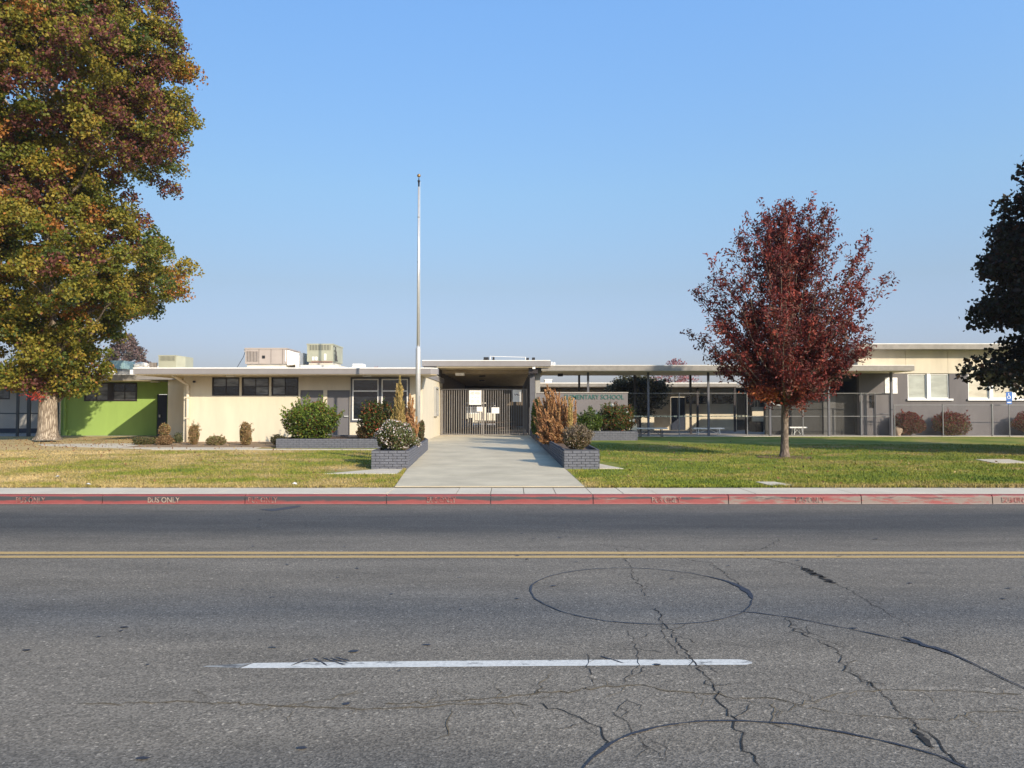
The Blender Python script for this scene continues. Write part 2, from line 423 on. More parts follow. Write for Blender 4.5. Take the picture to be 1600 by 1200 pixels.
# white dash with rounded right end
def flat_poly(name, mat, parent, pts, z=.002):
    return MB().add([(x, y, z) for x, y in pts], [tuple(range(len(pts)))]).build(name, mat, parent)
dash = [(-1.63,4.655),(-1.2,4.66),(0,4.69),(1.0,4.71),(1.42,4.715),(1.465,4.74),(1.475,4.77),(1.455,4.80),(1.40,4.82),(.5,4.81),(-.4,4.79),(-1.2,4.765),(-1.58,4.75)]
flat_poly('white_dash', m_wline, road, dash)
flat_poly('white_dash_ghost', m_wfaint, road, [(-1.87,4.68),(-1.64,4.66),(-1.59,4.75),(-1.84,4.70)], .002)
for k in (-2, -1, 1, 2):     # the dashes before and after it along the lane
    flat_poly('white_dash', m_wline, road, [(x + k*12.2, y) for x, y in dash])
def G(px, py, z=0.0):        # where the sight line through a photo pixel meets the ground plane
    u = (CY-py)/F; s, c = math.sin(TH), math.cos(TH)
    t = (z - H)/(s + u*c); return ((px-CX)/F*t, t*(c - u*s))
def ribbon(name, mat, pts, w, z, jag=.0, sub=1, seed=1, closed=False):
    rr = random.Random(seed); P = []
    n = len(pts)
    for i in range(n - (0 if closed else 1)):
        a, b_ = pts[i], pts[(i+1) % n]
        L = math.hypot(b_[0]-a[0], b_[1]-a[1]); k = max(1, int(L/sub))
        for j in range(k): P.append((a[0]+(b_[0]-a[0])*j/k, a[1]+(b_[1]-a[1])*j/k))
    P.append(pts[0] if closed else pts[-1])
    if jag: P = [P[0]] + [(x+rr.gauss(0, jag), y+rr.gauss(0, jag)) for x, y in P[1:-1]] + [P[-1]]
    vs = []
    for i, (x, y) in enumerate(P):
        x0, y0 = P[max(i-1, 0)]; x1, y1 = P[min(i+1, len(P)-1)]
        d = math.hypot(x1-x0, y1-y0) or 1; nx, ny = -(y1-y0)/d, (x1-x0)/d
        ww = (w(i/(len(P)-1)) if callable(w) else w) * rr.uniform(.45, 1.35) * .5
        if not closed and i in (0, len(P)-1): ww *= .25
        vs += [(x+nx*ww, y+ny*ww, z), (x-nx*ww, y-ny*ww, z)]
    return MB().add(vs, [(2*i+1, 2*i+3, 2*i+2, 2*i) for i in range(len(P)-1)]).build(name, mat, road)
def gp(l): return [G(a, b) for a, b in l]
CR = [
 ([(963,856),(985,885),(990,905),(1003,918),(1008,932)], .012),
 ([(930,850),(1000,858),(1060,872),(1112,880),(1140,902),(1160,918)], .014),
 ([(1148,866),(1190,873),(1245,882),(1262,892)], .018),
 ([(1305,912),(1332,925),(1360,942),(1395,962),(1425,980)], .010),
 ([(1220,842),(1195,856),(1150,866)], .012),
 ([(1025,950),(1035,972),(1050,988),(1062,1008),(1085,1035),(1105,1065),(1125,1095),(1150,1130),(1158,1165),(1190,1200)], .015),
 ([(1033,975),(1042,1000),(1060,1022),(1085,1036)], .010),
 ([(980,985),(995,1010),(998,1040),(975,1068)], .008),
 ([(918,1022),(918,1040),(928,1070)], .009),
 ([(1228,966),(1240,985),(1262,992),(1310,1018),(1320,1045),(1365,1072),(1400,1105),(1440,1140),(1480,1178),(1510,1200)], .016),
 ([(1240,985),(1262,978),(1262,992)], .008),
 ([(1318,1030),(1335,1052),(1362,1075)], .008),
 ([(600,1100),(700,1098),(760,1092),(830,1085),(900,1078),(960,1072),(1010,1072),(1030,1080),(1110,1085),(1150,1092)], .011),
 ([(840,1100),(900,1118),(935,1140),(945,1165)], .014),
 ([(980,1092),(960,1115),(980,1130),(1005,1165),(1050,1190)], .009),
 ([(120,1100),(300,1096),(450,1104),(600,1108),(760,1098),(830,1104)], .010),
 ([(1150,1092),(1210,1092),(1250,1100),(1290,1090),(1340,1080),(1420,1078),(1500,1080),(1600,1086)], .009),
 ([(1210,1098),(1205,1130),(1230,1140)], .007),
 ([(705,1110),(700,1140),(702,1150)], .007),
 ([(460,1110),(452,1130)], .006),
 ([(1230,1100),(1330,1118),(1400,1122),(1480,1128)], .007),
 ([(1480,1128),(1520,1112),(1600,1112)], .007),
 ([(835,1085),(840,1070),(865,1050)], .006),
 ([(720,862),(760,856),(820,850)], .006),
 ([(395,1112),(520,1092),(560,1080)], .006),
]
for i, (c, w) in enumerate(CR):
    brown = 1060 < c[0][1] < 1135 and abs(c[-1][1]-c[0][1]) < 45
    ribbon('crack', m_crackb if brown else m_crack, gp(c), w*(1.0 if brown else .5), .0036, .014 if w > .01 else .010, .04, i)
    rb_ = random.Random(100+i); P_ = gp(c)      # short hairline branches off the main crack
    for a_, b2_ in zip(P_, P_[1:]):
        if rb_.random() < .7:
            f_ = rb_.random(); x_, y_ = a_[0]+(b2_[0]-a_[0])*f_, a_[1]+(b2_[1]-a_[1])*f_
            q1, q2 = rb_.uniform(-.16,.16), rb_.choice((-1,1))*rb_.uniform(.06,.22)
            ribbon('hairline_crack', m_crackb if brown else m_crack, [(x_,y_),(x_+q1*.5+.03,y_+q2*.5),(x_+q1,y_+q2)], .0045, .0036, .010, .035, 300+i)
ribbon('wide_crack', m_crack, gp([(1255,888),(1270,896),(1288,905),(1305,912)]), .06, .0050, .018, .02, 77)
ribbon('wide_crack', m_crack, gp([(1425,1140),(1445,1158),(1460,1170)]), .03, .0050, .01, .03, 78)
# hand drawn tar rings and line
c0 = G(1002, 930)
a0 = (G(1180,937)[0]-G(826,928)[0])/2; yb, yt = G(1000,976)[1], G(1000,888)[1]
ring = []
for k in range(72):
    q = 2*math.pi*k/72
    ring.append((c0[0] + a0*math.cos(q)*(1+.015*math.sin(3*q)), (yb+yt)/2 + (yt-yb)/2*math.sin(q)))
ribbon('tar_ring', m_tar, ring, lambda t: .013 + .042*max(0, 1-abs((t*72+2) % 72 - 3)/7), .0054, .003, .1, 5, True)
ribbon('tar_line', m_tar, gp([(1140,954),(1180,958),(1240,966),(1300,978),(1360,990),(1440,1008),(1490,1024),(1530,1042),(1570,1062),(1620,1085),(1680,1110)]), .016, .0054, .002, .08, 6)
ribbon('tar_patch', m_tar, gp([(1410,996),(1430,1004),(1460,1014),(1490,1022)]), .05, .0068, .01, .03, 8)
ribbon('tar_ring', m_tar, gp([(905,1210),(925,1185),(950,1165),(985,1148),(1030,1136),(1090,1128),(1160,1127),(1240,1133),(1320,1146),(1400,1163),(1470,1183),(1520,1205),(1560,1230),(1560,1260)]), .016, .0054, .002, .06, 9)
for q_ in ([(455,1041),(485,1029)], [(490,1029),(512,1041)], [(505,1029),(540,1040)], [(515,1029),(545,1037)], [(525,1028),(548,1034)], [(938,1026),(975,1037)]):
    ribbon('tyre_scuff', m_tar, gp(q_), .012, .0046, .003, .02, 3)
rr = random.Random(3)
for k in range(70):      # small oil and tar spots
    x, y = rr.uniform(-4.5, 5), rr.uniform(3.2, 11.5)
    rx, ry = rr.uniform(.008, .035), rr.uniform(.008, .02)
    pts = [(x+rx*math.cos(q)*rr.uniform(.7,1.2), y+ry*math.sin(q)*rr.uniform(.7,1.2)) for q in [j*math.pi/5 for j in range(10)]]
    flat_poly('tar_spot', m_tar, road, pts, .0075)
flat_poly('tar_spot', m_tar, road, [(x*1.0+G(553,1019)[0], y+G(553,1019)[1]) for x, y in [(.03*math.cos(q), .022*math.sin(q)) for q in [j*.6283 for j in range(10)]]], .0085)
flat_poly('tar_smear', M('thin_tar_smear', (.055,.057,.065), .7, .1, 9), road, gp([(405,796),(430,795),(452,792),(468,790),(470,792),(448,796),(425,799)]), .004)

# ------------------------------------------------------------------ KERB, SIDEWALK
def kerb_mat():
    m = bpy.data.materials.new('red_kerb_paint'); m.use_nodes = True; n = m.node_tree.nodes; l = m.node_tree.links
    b = n['Principled BSDF']; b.inputs['Roughness'].default_value = .7
    g = n.new('ShaderNodeNewGeometry'); sp = n.new('ShaderNodeSeparateXYZ'); l.new(g.outputs['Position'], sp.inputs[0])
    def noise(s, sc, d=8):
        mp = n.new('ShaderNodeMapping'); mp.inputs['Scale'].default_value = sc; l.new(g.outputs['Position'], mp.inputs[0])
        q = n.new('ShaderNodeTexNoise'); q.inputs['Scale'].default_value = s; q.inputs['Detail'].default_value = d; q.inputs['Roughness'].default_value = .68
        l.new(mp.outputs[0], q.inputs['Vector']); return q.outputs['Fac']
    def mt(op, a, v):
        q = n.new('ShaderNodeMath'); q.operation = op
        for i, s in enumerate((a, v)):
            if isinstance(s, (int, float)): q.inputs[i].default_value = s
            else: l.new(s, q.inputs[i])
        return q.outputs[0]
    red = n.new('ShaderNodeMix'); red.data_type = 'RGBA'
    red.inputs[6].default_value = (.20, .027, .028, 1); red.inputs[7].default_value = (.28, .085, .075, 1)
    l.new(noise(3, (1, 1, 5)), red.inputs[0])
    # tyre scuffs: a dark band half way up, heavier on the left of the entrance
    zz = mt('ABSOLUTE', mt('SUBTRACT', sp.outputs['Z'], .100), 0)
    band = mt('SUBTRACT', 1.0, mt('MULTIPLY', zz, 19))
    mx = n.new('ShaderNodeMapRange'); mx.inputs[1].default_value = -3; mx.inputs[2].default_value = 3; mx.inputs[3].default_value = .58; mx.inputs[4].default_value = .22
    l.new(sp.outputs['X'], mx.inputs[0])
    sc = mt('ADD', mt('MULTIPLY', band, .55), mt('MULTIPLY', mt('SUBTRACT', noise(1.6, (1, 1, 9)), .5), 1.6))
    sc = mt('ADD', sc, mx.outputs[0])
    tp = n.new('ShaderNodeMapRange'); tp.inputs[1].default_value = .126; tp.inputs[2].default_value = .140; tp.inputs[3].default_value = 0; tp.inputs[4].default_value = -.8
    l.new(sp.outputs['Z'], tp.inputs[0]); sc = mt('ADD', sc, tp.outputs[0])
    c1 = n.new('ShaderNodeValToRGB'); c1.color_ramp.elements[0].position = .55; c1.color_ramp.elements[1].position = .78
    l.new(sc, c1.inputs[0])
    m1 = n.new('ShaderNodeMix'); m1.data_type = 'RGBA'; l.new(c1.outputs[0], m1.inputs[0]); l.new(red.outputs[2], m1.inputs[6])
    m1.inputs[7].default_value = (.05, .05, .052, 1)
    # flaked to bare concrete on the right
    mx2 = n.new('ShaderNodeMapRange'); mx2.inputs[1].default_value = .5; mx2.inputs[2].default_value = 5.5; mx2.inputs[3].default_value = -.10; mx2.inputs[4].default_value = .115
    l.new(sp.outputs['X'], mx2.inputs[0])
    topk = n.new('ShaderNodeMapRange'); topk.inputs[1].default_value = .125; topk.inputs[2].default_value = .15; topk.inputs[3].default_value = 0; topk.inputs[4].default_value = -.14
    l.new(sp.outputs['Z'], topk.inputs[0])
    fl = mt('ADD', mt('ADD', noise(2.2, (1, 1, 6), 10), mx2.outputs[0]), topk.outputs[0])
    c2 = n.new('ShaderNodeValToRGB'); c2.color_ramp.elements[0].position = .53; c2.color_ramp.elements[1].position = .62
    l.new(fl, c2.inputs[0])
    m2 = n.new('ShaderNodeMix'); m2.data_type = 'RGBA'; l.new(c2.outputs[0], m2.inputs[0]); l.new(m1.outputs[2], m2.inputs[6])
    m2.inputs[7].default_value = (.20, .155, .13, 1)
    l.new(m2.outputs[2], b.inputs['Base Color'])
    return m
m_kerb = kerb_mat()
kerb = struct(MB().box(-300, 300, KY + .03, KY + .30, -.02, .128).build('kerb', M('kerb_concrete', (.36, .33, .28), .9, .15, 3)))
joints = [-9.6, -7.9, -6.72, -4.38, -2.06, -.35, 1.33, 3.55, 5.73, 7.88, 10.1, 12.3]
joints = [-12.0 - 2.3*k for k in range(12, -1, -1)] + joints + [14.5 + 2.2*k for k in range(12)]
for a, b_ in zip(joints, joints[1:]):
    q = MB(); x0, x1 = a + .008, b_ - .008
    # rounded nose in section
    sec = [(KY-.012, -.01), (KY, .02), (KY+.006, .115), (KY+.014, .135), (KY+.035, .149), (KY+.15, .152), (KY+.15, -.01)]
    q.add([(x0, y, z) for y, z in sec] + [(x1, y, z) for y, z in sec],
          [(i, i+7, (i+1) % 7+7, (i+1) % 7) for i in range(7)] + [tuple(range(7)), tuple(reversed(range(7, 14)))])
    q.build('kerb_stone', m_kerb, kerb)
strip('gutter', M('gutter_concrete', (.36, .29, .25), .9, .25, 5), kerb, -60, 60, KY - .05, KY - .013, .006, .006, 300)
m_ktext = worn('worn_cream_stencil', (.30, .23, .19), (.25, .06, .055), .51, 16)
m_ktext2 = worn('clear_cream_stencil', (.36, .29, .23), (.20, .06, .055), .45, 18)
for px, s, mt_ in ((51, 'BUS ONLY', m_ktext), (258, 'BUS ONLY', m_ktext2), (412, 'BUS ONLY', m_ktext), (690, 'BUS ONLY', m_ktext), (1040, 'BUS ONLY', m_ktext), (1264, 'BUS ONLY', m_ktext), (1585, 'BUS ONLY', m_ktext)):
    text_obj(s, .125, 'stencil_lettering', mt_, kerb, (X(px, KY), KY - .010, .066), sx=.82 if px != 258 else .9)
# sidewalk slabs
sw = struct(MB().box(-300, 300, KY + .15, 13.78, -.02, .12).build('sidewalk', M('joint_dirt', (.14, .12, .09), .95, .2, 5)))
m_slab = M('sidewalk_concrete', (.57, .51, .40), .9, .09, 1.5, .2, 150)
xs = [-9.9 - 1.65*k for k in range(16, -1, -1)] + [-8.25, -6.6, -4.95, -3.3, -2.09] + [-.93, -.36, .2, .73, 1.32, 1.85, 2.4] + [4.05 + 1.65*k for k in range(22)]
for a, b_ in zip(xs, xs[1:]):
    dz = random.uniform(-.002, .002)
    MB().box(a+.006, b_-.006, KY+.154, 13.77, .13, .154+dz).build('sidewalk_slab', m_slab, sw)

# ------------------------------------------------------------------ LAWN + paths
def sheet(name, mat, parent, poly, dz, kind=True):
    """polygon draped over the gentle rise of the ground; poly is (x,y) convex, cut into strips along y"""
    o = MB(); ys = sorted({y for _, y in poly} | {y for y in GY if min(p[1] for p in poly) < y < max(p[1] for p in poly)})
    def span(y):
        xs = []
        n = len(poly)
        for i in range(n):
            (xa, ya), (xb, yb_) = poly[i], poly[(i+1) % n]
            if ya == yb_:
                if ya == y: xs += [xa, xb]
            elif min(ya, yb_) <= y <= max(ya, yb_): xs.append(xa + (xb-xa)*(y-ya)/(yb_-ya))
        return min(xs), max(xs)
    for y0, y1 in zip(ys, ys[1:]):
        a, b_ = span(y0), span(y1)
        z0, z1 = gz(y0)+dz, gz(y1)+dz
        vs = [(a[0],y0,z0),(a[1],y0,z0),(b_[1],y1,z1),(b_[0],y1,z1)]
        lo = [(x, y, z-.06) for x, y, z in vs]
        o.add(vs+lo, [(0,1,2,3),(0,4,5,1),(1,5,6,2),(3,2,6,7),(0,3,7,4)])
    return o.build(name, mat, parent)
lawn = MB()
def draped(mb, x0, x1, y0, y1):
    ys = sorted({y0, y1} | {y for y in GY if y0 < y < y1} | {y for y in (15, 16.2, 17, 20, 22, 24) if y0 < y < y1})
    for a, b_ in zip(ys, ys[1:]):
        mb.add([(x0,a,gz(a)),(x1,a,gz(a)),(x1,b_,gz(b_)),(x0,b_,gz(b_))], [(0,1,2,3)])
draped(lawn, -120, 120, 13.775, 36.3)
struct(lawn.build('lawn', m_lawn))
# the wide entrance walk, slab by slab
drive = struct(sheet('entrance_walk', M('walk_joint', (.13, .115, .09), .95, .1, 5), None, [(-2.12,13.78),(1.30,13.78),(.88,38.4),(-3.5,38.4)], .008))
def dl(y): return float(np.interp(y, [13.78, 17.6, 24.6, 30, 38.4], [-2.10, -2.40, -2.74, -3.48, -3.48]))
def dr(y): return float(np.interp(y, [13.78, 17.6, 36, 38.4], [1.30, 1.20, .88, .86]))
yb_ = [13.78, 15.9, 18.3, 20.8, 23.3, 26.2, 29.4, 32.9, 38.4]
for a, b_ in zip(yb_, yb_[1:]):
    sheet('walk_slab', m_concd, drive, [(dl(a+.01)+.01, a+.01), (dr(a+.01)-.01, a+.01), (dr(b_-.01)-.01, b_-.01), (dl(b_-.01)+.01, b_-.01)], .022)
struct(sheet('side_path', m_conc, None, [(-3.98,16.35),(-2.33,16.35),(-2.42,17.45),(-3.0,17.55)], .012))
struct(sheet('side_path', m_conc, None, [(1.9,17.62),(2.55,17.62),(2.02,19.6),(2.0,19.6)], .012))
struct(sheet('edging_path', m_conc, None, [(-11.6,24.75),(-3.3,24.75),(-3.3,25.05),(-11.8,25.4)], .012))
struct(sheet('edging_path', m_conc, None, [(-16.6,27.2),(-11.6,25.0),(-8.5,25.1),(-8.5,28.7),(-14.5,28.9),(-17.5,28.4)], .010))
struct(sheet('bed_soil', M('dry_bed_soil', (.27, .19, .115), .95, .25, 4, .4, 40), None, [(-13.2,26.1),(-8.1,26.1),(-8.1,30),(-13.2,30)], .018))
struct(sheet('courtyard', M('courtyard_concrete', (.35, .32, .28), .9, .1, 1.0), None, [(-60,36.3),(60,36.3),(60,95),(-60,95)], .012))
struct(sheet('courtyard_edge', m_conc, None, [(4.6,35.9),(60,35.9),(60,36.3),(4.6,36.3)], .014))
vault = struct(sheet('utility_cover', m_conc, None, [(12.1,19.3),(13.0,19.3),(13.3,20.6),(12.4,20.6)], .010))
struct(sheet('utility_cover', m_conc, None, [(4.72,14.0),(5.15,14.0),(5.0,14.7),(4.65,14.7)], .010))
struct(sheet('mulch_ring', M('bark_mulch', (.16, .085, .05), .95, .3, 8, .5, 40), None, [(7.6+.75*math.cos(q), 21.5+.75*math.sin(q)) for q in [k*math.pi/8 for k in range(16)]], .008))

# ------------------------------------------------------------------ building helpers
def window(parent, x0, x1, z0, z1, y, fm, glasses, nx=2, nz=2, fw=.05, bar=.03, sp=None, zs=None, sub='pane'):
    """frame mesh as part, every pane a sub-part; y is the outer face of the frame"""
    f = MB()
    f.box(x0, x1, y, y+.07, z0, z0+fw); f.box(x0, x1, y, y+.07, z1-fw, z1)
    f.box(x0, x0+fw, y, y+.07, z0+fw, z1-fw); f.box(x1-fw, x1, y, y+.07, z0+fw, z1-fw)
    xs = [x0+fw + (x1-x0-2*fw)*i/nx for i in range(nx+1)]
    zz_ = zs if zs else [z0+fw + (z1-z0-2*fw)*i/nz for i in range(nz+1)]
    for q in xs[1:-1]: f.box(q-bar/2, q+bar/2, y+.008, y+.06, z0+fw, z1-fw)
    for q in zz_[1:-1]:
        for a, b_ in zip(xs, xs[1:]): f.box(a + (bar/2 if a != xs[0] else 0), b_ - (bar/2 if b_ != xs[-1] else 0), y+.012, y+.056, q-bar/2, q+bar/2)
    w = f.build('window', fm, parent)
    for i in range(len(xs)-1):
        for j in range(len(zz_)-1):
            g = glasses[(j*nx+i) % len(glasses)]
            box(sub, g, w, xs[i], xs[i+1], y+.03, y+.045, zz_[j], zz_[j+1])
    return w

# ================================================================= CREAM OFFICE WING
YW = 30.0
office = thing('school_office_wing', 'long low cream stucco wing with three dark windows and grey doors left of the gate', 'building', (-8, YW, gz(YW)))
wx0, wx1 = X(287, YW), -3.5
zt = 2.92
ops = []
W1 = [(330.6,373.7), (377,420), (423.5,466)]
wins = [(X(a,YW), X(b,YW), Z(618.4,YW), Z(589.4,YW)) for a, b in W1]
ops += wins
D = [(X(469,YW), X(505,YW), .0, Z(609.6,YW)), (X(511,YW), X(546.5,YW), .0, Z(609.6,YW))]
ops += D
bigw = (X(548,YW)+.0, X(640,YW), Z(659.5,YW), Z(589.4,YW)); ops.append(bigw)
wall = MB().wall(wx0, wx1, .1, zt, YW, YW+.22, ops)
wall.wall(-60, -60, 0, 0, 0, 0) if False else None
office_wall = wall.build('wall', m_cream, office)
# side wall facing the entrance walk, with a tall narrow window box
box('side_wall', m_cream, office, wx1-.22, wx1, YW+.22, 38.6, .1, zt)
box('side_wall', m_cream, office, wx0, wx0+.22, YW+.22, 38.6, .1, zt)
box('recessed_wall', m_cream, office, X(262,33), wx0, 33.0, 33.2, .1, 2.84)
sw_ = MB(); ya, yb2 = 34.4, 35.7
for (p, q, r, s_) in ((ya, yb2, 1.25, 1.33), (ya, yb2, 2.50, 2.58), (ya, ya+.08, 1.33, 2.50), (yb2-.08, yb2, 1.33, 2.50)):
    sw_.box(wx1, wx1+.10, p, q, r, s_)
swo = sw_.build('side_window', m_greyl, office)
box('pane', g_mid, swo, wx1+.004, wx1+.03, ya+.08, yb2-.08, 1.33, 2.50)
for i, w in enumerate(wins):
    window(office, *w, YW+.03, m_dark, [g_dark, g_dark, g_mid, g_mid] if i == 0 else [g_dark, g_mid, g_mid, g_mid] if i == 1 else [g_mid, g_dark, g_mid, g_dark], 2, 2, .055, .03)
for i, d in enumerate(D):
    dd = box('door', m_door, office, d[0]+.03, d[1]-.03, YW+.06, YW+.11, gz(YW), d[3]-.04)
    fr = MB(); fr.box(d[0], d[0]+.03, YW+.02, YW+.2, gz(YW), d[3]); fr.box(d[1]-.03, d[1], YW+.02, YW+.2, gz(YW), d[3]); fr.box(d[0]+.03, d[1]-.03, YW+.02, YW+.2, d[3]-.04, d[3])
    fr.build('door_frame', m_door, office)
    if i == 1:
        MB().box(X(537.5,YW), X(544,YW), YW+.005, YW+.06, Z(651.5,YW), Z(649.5,YW)).build('handle', m_alu, dd)
# big window: grey surround with two white sashes, each a transom light over a tall light
sf = MB().wall(bigw[0], bigw[1], bigw[2], bigw[3], YW-.03, YW+.12,
     [(X(550.5,YW), X(591.5,YW), Z(656.5,YW), Z(592,YW)), (X(596,YW), X(637.5,YW), Z(656.5,YW), Z(592,YW))])
sf.build('window_surround', m_navy if False else M('slate_surround_paint', (.085, .09, .105), .6, .06, 3), office)
for a, b_ in ((550.5, 591.5), (596, 637.5)):
    x0, x1, z0, z1 = X(a,YW), X(b_,YW), Z(656.5,YW), Z(592,YW)
    zm = Z(611,YW)
    window(office, x0, x1, z0, z1, YW-.02, m_white, [g_dark, g_dark], 1, 2, .045, .05, zs=[z0+.045, zm, z1-.045])
# roof: slab with fascia and bright drip edge
YE = 28.63
ex0, ex1 = X(207, YE), X(683, YE)
zf0, zf1 = Z(584.3, YE), Z(575.5, YE)
rf = MB(); bev = .25
rf.prism([(ex0, YE), (ex1-bev, YE), (ex1, YE+bev), (ex1-.02, 29.5), (-3.46, 31.2), (-3.46, 39.2), (ex0, 39.2)], zf0, zf1)
roof = rf.build('roof', m_fascia, office)
MB().prism([(ex0+.02, YE+.02), (ex1-bev, YE+.02), (ex1-.02, YE+bev), (ex1-.04, 29.5), (-3.48, 31.2), (-3.48, 39.2), (ex0+.02, 39.2)], zf1+.001, zf1+.03).build('roof_membrane', m_roof, roof)
MB().prism([(ex0, YE-.02), (ex1-bev, YE-.02), (ex1-bev, YE), (ex0, YE)], zf1-.012, zf1+.03).build('drip_edge', m_white, roof)
MB().prism([(ex0+.04, YE+.04), (ex1-bev, YE+.04), (ex1-.04, YE+bev), (ex1-.06, 29.5), (-3.52, 31.2), (-3.52, 39.1), (ex0+.04, 39.1)], zf0-.03, zf0-.002).build('soffit', m_soffit, roof)
box('side_canopy', m_fascia, office, -16.0, ex0-.01, 32.7, 36.9, 2.83, 2.93, label='low grey porch roof over the navy door')
# downspout
box('gutter_outlet', m_cream, office, X(268,29.0), X(273,29.0), 28.95, 29.1, Z(589,29), zf0-.03)
MB().tube([(X(270,29.05), 29.05, Z(586.5,29.05)), (X(275,29.3), 29.3, Z(590,29.3)), (X(291,29.9), 29.9, Z(600,29.9)), (X(293,29.9), 29.9, Z(604,29.9)), (X(293,29.9), 29.9, .3)], .058, 10).build('downspout', M('cream_gutter_paint', (.72,.63,.47), .6, .04, 2), office, smooth=True)
for q in (1.2, 2.0): MB().box(X(293,29.9)-.085, X(293,29.9)+.085, 29.825, 29.84, q, q+.05).build('pipe_strap', m_cream, office)
# security camera on the wall and small soffit lights
sc = MB(); sc.box(X(301.5,YW), X(309,YW), YW-.03, YW, Z(599,YW), Z(594,YW)).build('camera_plate', m_cream, office)
MB().tube([(X(304,YW), YW-.03, Z(596.5,YW)), (X(304,YW), YW-.12, Z(596.5,YW))], .045, 10).build('camera_housing', m_black, office)
for px in (360, 573): box('soffit_light', m_white, office, X(px-6,29.2), X(px+6,29.2), 29.1, 29.35, zf0-.075, zf0-.033)
box('wall_base', m_cream, office, wx0-.01, X(469,YW)-.02, YW-.012, YW, gz(YW)-.05, gz(YW)+.10)

# ================================================================= GREEN WING
YG = 37.0
green = thing('green_classroom_wing', 'bright green stucco wall with high dark window and navy door behind the big tree', 'building', (-20, YG, gz(YG)))
gx0, gx1 = X(93, YG), X(262, YG)
gw = (X(131,YG), X(214,YG), Z(627,YG), Z(597.5,YG))
gd = (X(245,YG), X(261,YG), .1, Z(616,YG))
zgt = 2.93
MB().wall(gx0, -13.2, .1, zgt, YG, YG+.2, [gw, gd]).build('wall', m_green, green)
box('door', m_navy, green, gd[0]+.02, gd[1], YG+.03, YG+.08, gz(YG)+.02, gd[3]-.02)
box('door_handle', m_alu, green, X(248.5,YG), X(250.5,YG), YG-.02, YG+.03, Z(652,YG), Z(648,YG))
mx_ = (gw[0]+gw[1])/2
box('window_mullion', m_dark, green, mx_-.07, mx_+.07, YG+.0-.02, YG+.1, gw[2], gw[3])
window(green, gw[0], mx_-.07, gw[2], gw[3], YG-.01, m_dark, [g_mid, g_mid, g_dark, g_mid], 2, 2, .08, .03)
window(green, mx_+.07, gw[1], gw[2], gw[3], YG-.01, m_dark, [g_mid, g_mid, g_dark, g_dark], 2, 2, .08, .03)
YGE = 35.6
r2 = box('roof', m_fascia2, green, X(60,YGE), -14.3, YGE, 47, Z(594,YGE), Z(586,YGE))
box('roof_membrane', m_roof, r2, X(60,YGE)+.01, -14.31, YGE-.015, 46.9, Z(586,YGE)+.001, Z(584.8,YGE)+.0)
box('soffit', m_soffit, r2, X(60,YGE)+.03, -14.33, YGE+.03, YG-.002, Z(594,YGE)-.03, Z(594,YGE)-.002)
MB().tube([(X(101,36.9), 36.9, .3), (X(101,36.9), 36.9, 2.85)], .06, 8).build('downspout', m_green, green)
box('pipe_box', m_green, green, X(98.5,36.85), X(105.5,36.85), 36.82, 36.99, .3, .55)
MB().tube([(X(94,36.8), 36.8, .3), (X(94,36.8), 36.8, 2.85)], .035, 8).build('conduit', m_cream, green)
box('soffit_light', m_white, green, X(236,36.4), X(248,36.4), 36.3, 36.5, Z(594,YGE)-.08, Z(594,YGE)-.031)
green2 = thing('pale_grey_classroom_wing', 'pale grey stucco building behind the chain fence at the far left edge', 'building', (-28, 41, .3))
w0 = (X(-60,41), X(15,41), Z(624,41), Z(605,41))
MB().wall(-60, X(93,41), .1, 3.0, 41, 41.2, [w0]).build('wall', m_greyl, green2)
window(green2, *w0, 41.02, m_dark, [g_mid, g_dark], 3, 1, .08, .04)
rr2 = box('roof', m_fascia2, green2, -60, X(92,40), 39.6, 52, 3.0, 3.2)
box('roof_membrane', m_roof, rr2, -59.9, X(92,40)-.02, 39.62, 51.9, 3.201, 3.24)
box('wall_base', m_navy, green2, -60, X(92,41), 40.96, 40.998, .25, .55)

# roof behind the green wing with ducts and cooler
back_l = thing('rear_roof_block', 'low building roof with pale parapet seen above the green wing roof edge', 'building', (-24, 50, .3))
box('parapet', m_roof, back_l, X(165,50), X(250,50), 50, 60, 2.2, Z(572,50))
box('wall', m_cream, back_l, X(165,50)+.1, X(250,50)-.1, 50.2, 59.8, .25, 2.2)

# ================================================================= ROOFTOP UNITS
def louvre(parent, x0, x1, z0, z1, y, n, mat, back=None, vertical=True):
    g = MB()
    for k in range(n):
        a = x0 + (x1-x0)*(k+.25)/n; b_ = x0 + (x1-x0)*(k+.75)/n
        g.box(a, b_, y-.018, y-.004, z0, z1)
    box('louvre_back', M('louvre_shadow', (.05,.045,.04), .8, .1, 5), parent, x0, x1, y-.003, y-.001, z0, z1)
    return g.build('louvre_slats', mat, parent)
def unit_box(name, label, px0, px1, py0, py1, Y, dep, mat, lou, ztop_roof, capmat=None):
    x0, x1, z0, z1 = X(px0,Y), X(px1,Y), Z(py1,Y), Z(py0,Y)
    t = thing(name, label, 'air conditioner', ((x0+x1)/2, Y+dep/2, ztop_roof))
    box('casing', mat, t, x0, x1, Y, Y+dep, z0, z1-.05)
    box('lid', capmat or mat, t, x0-.02, x1+.02, Y-.02, Y+dep+.02, z1-.05, z1)
    box('curb', M('roof_curb_metal', (.62,.58,.5), .6, .1, 3), t, x0+.05, x1-.05, Y+.1, Y+dep-.1, ztop_roof, z0)
    for (a, b_, c, d, n) in lou:
        louvre(t, x0+(x1-x0)*a, x0+(x1-x0)*b_, z0+(z1-z0)*c, z0+(z1-z0)*d, Y, n, mat)
    return t, x0, x1, z0, z1
m_acg = M('grey_tan_sheet_metal', (.37, .32, .28), .5, .08, 2)
m_acn = M('pale_green_sheet_metal', (.35, .35, .26), .5, .08, 2)
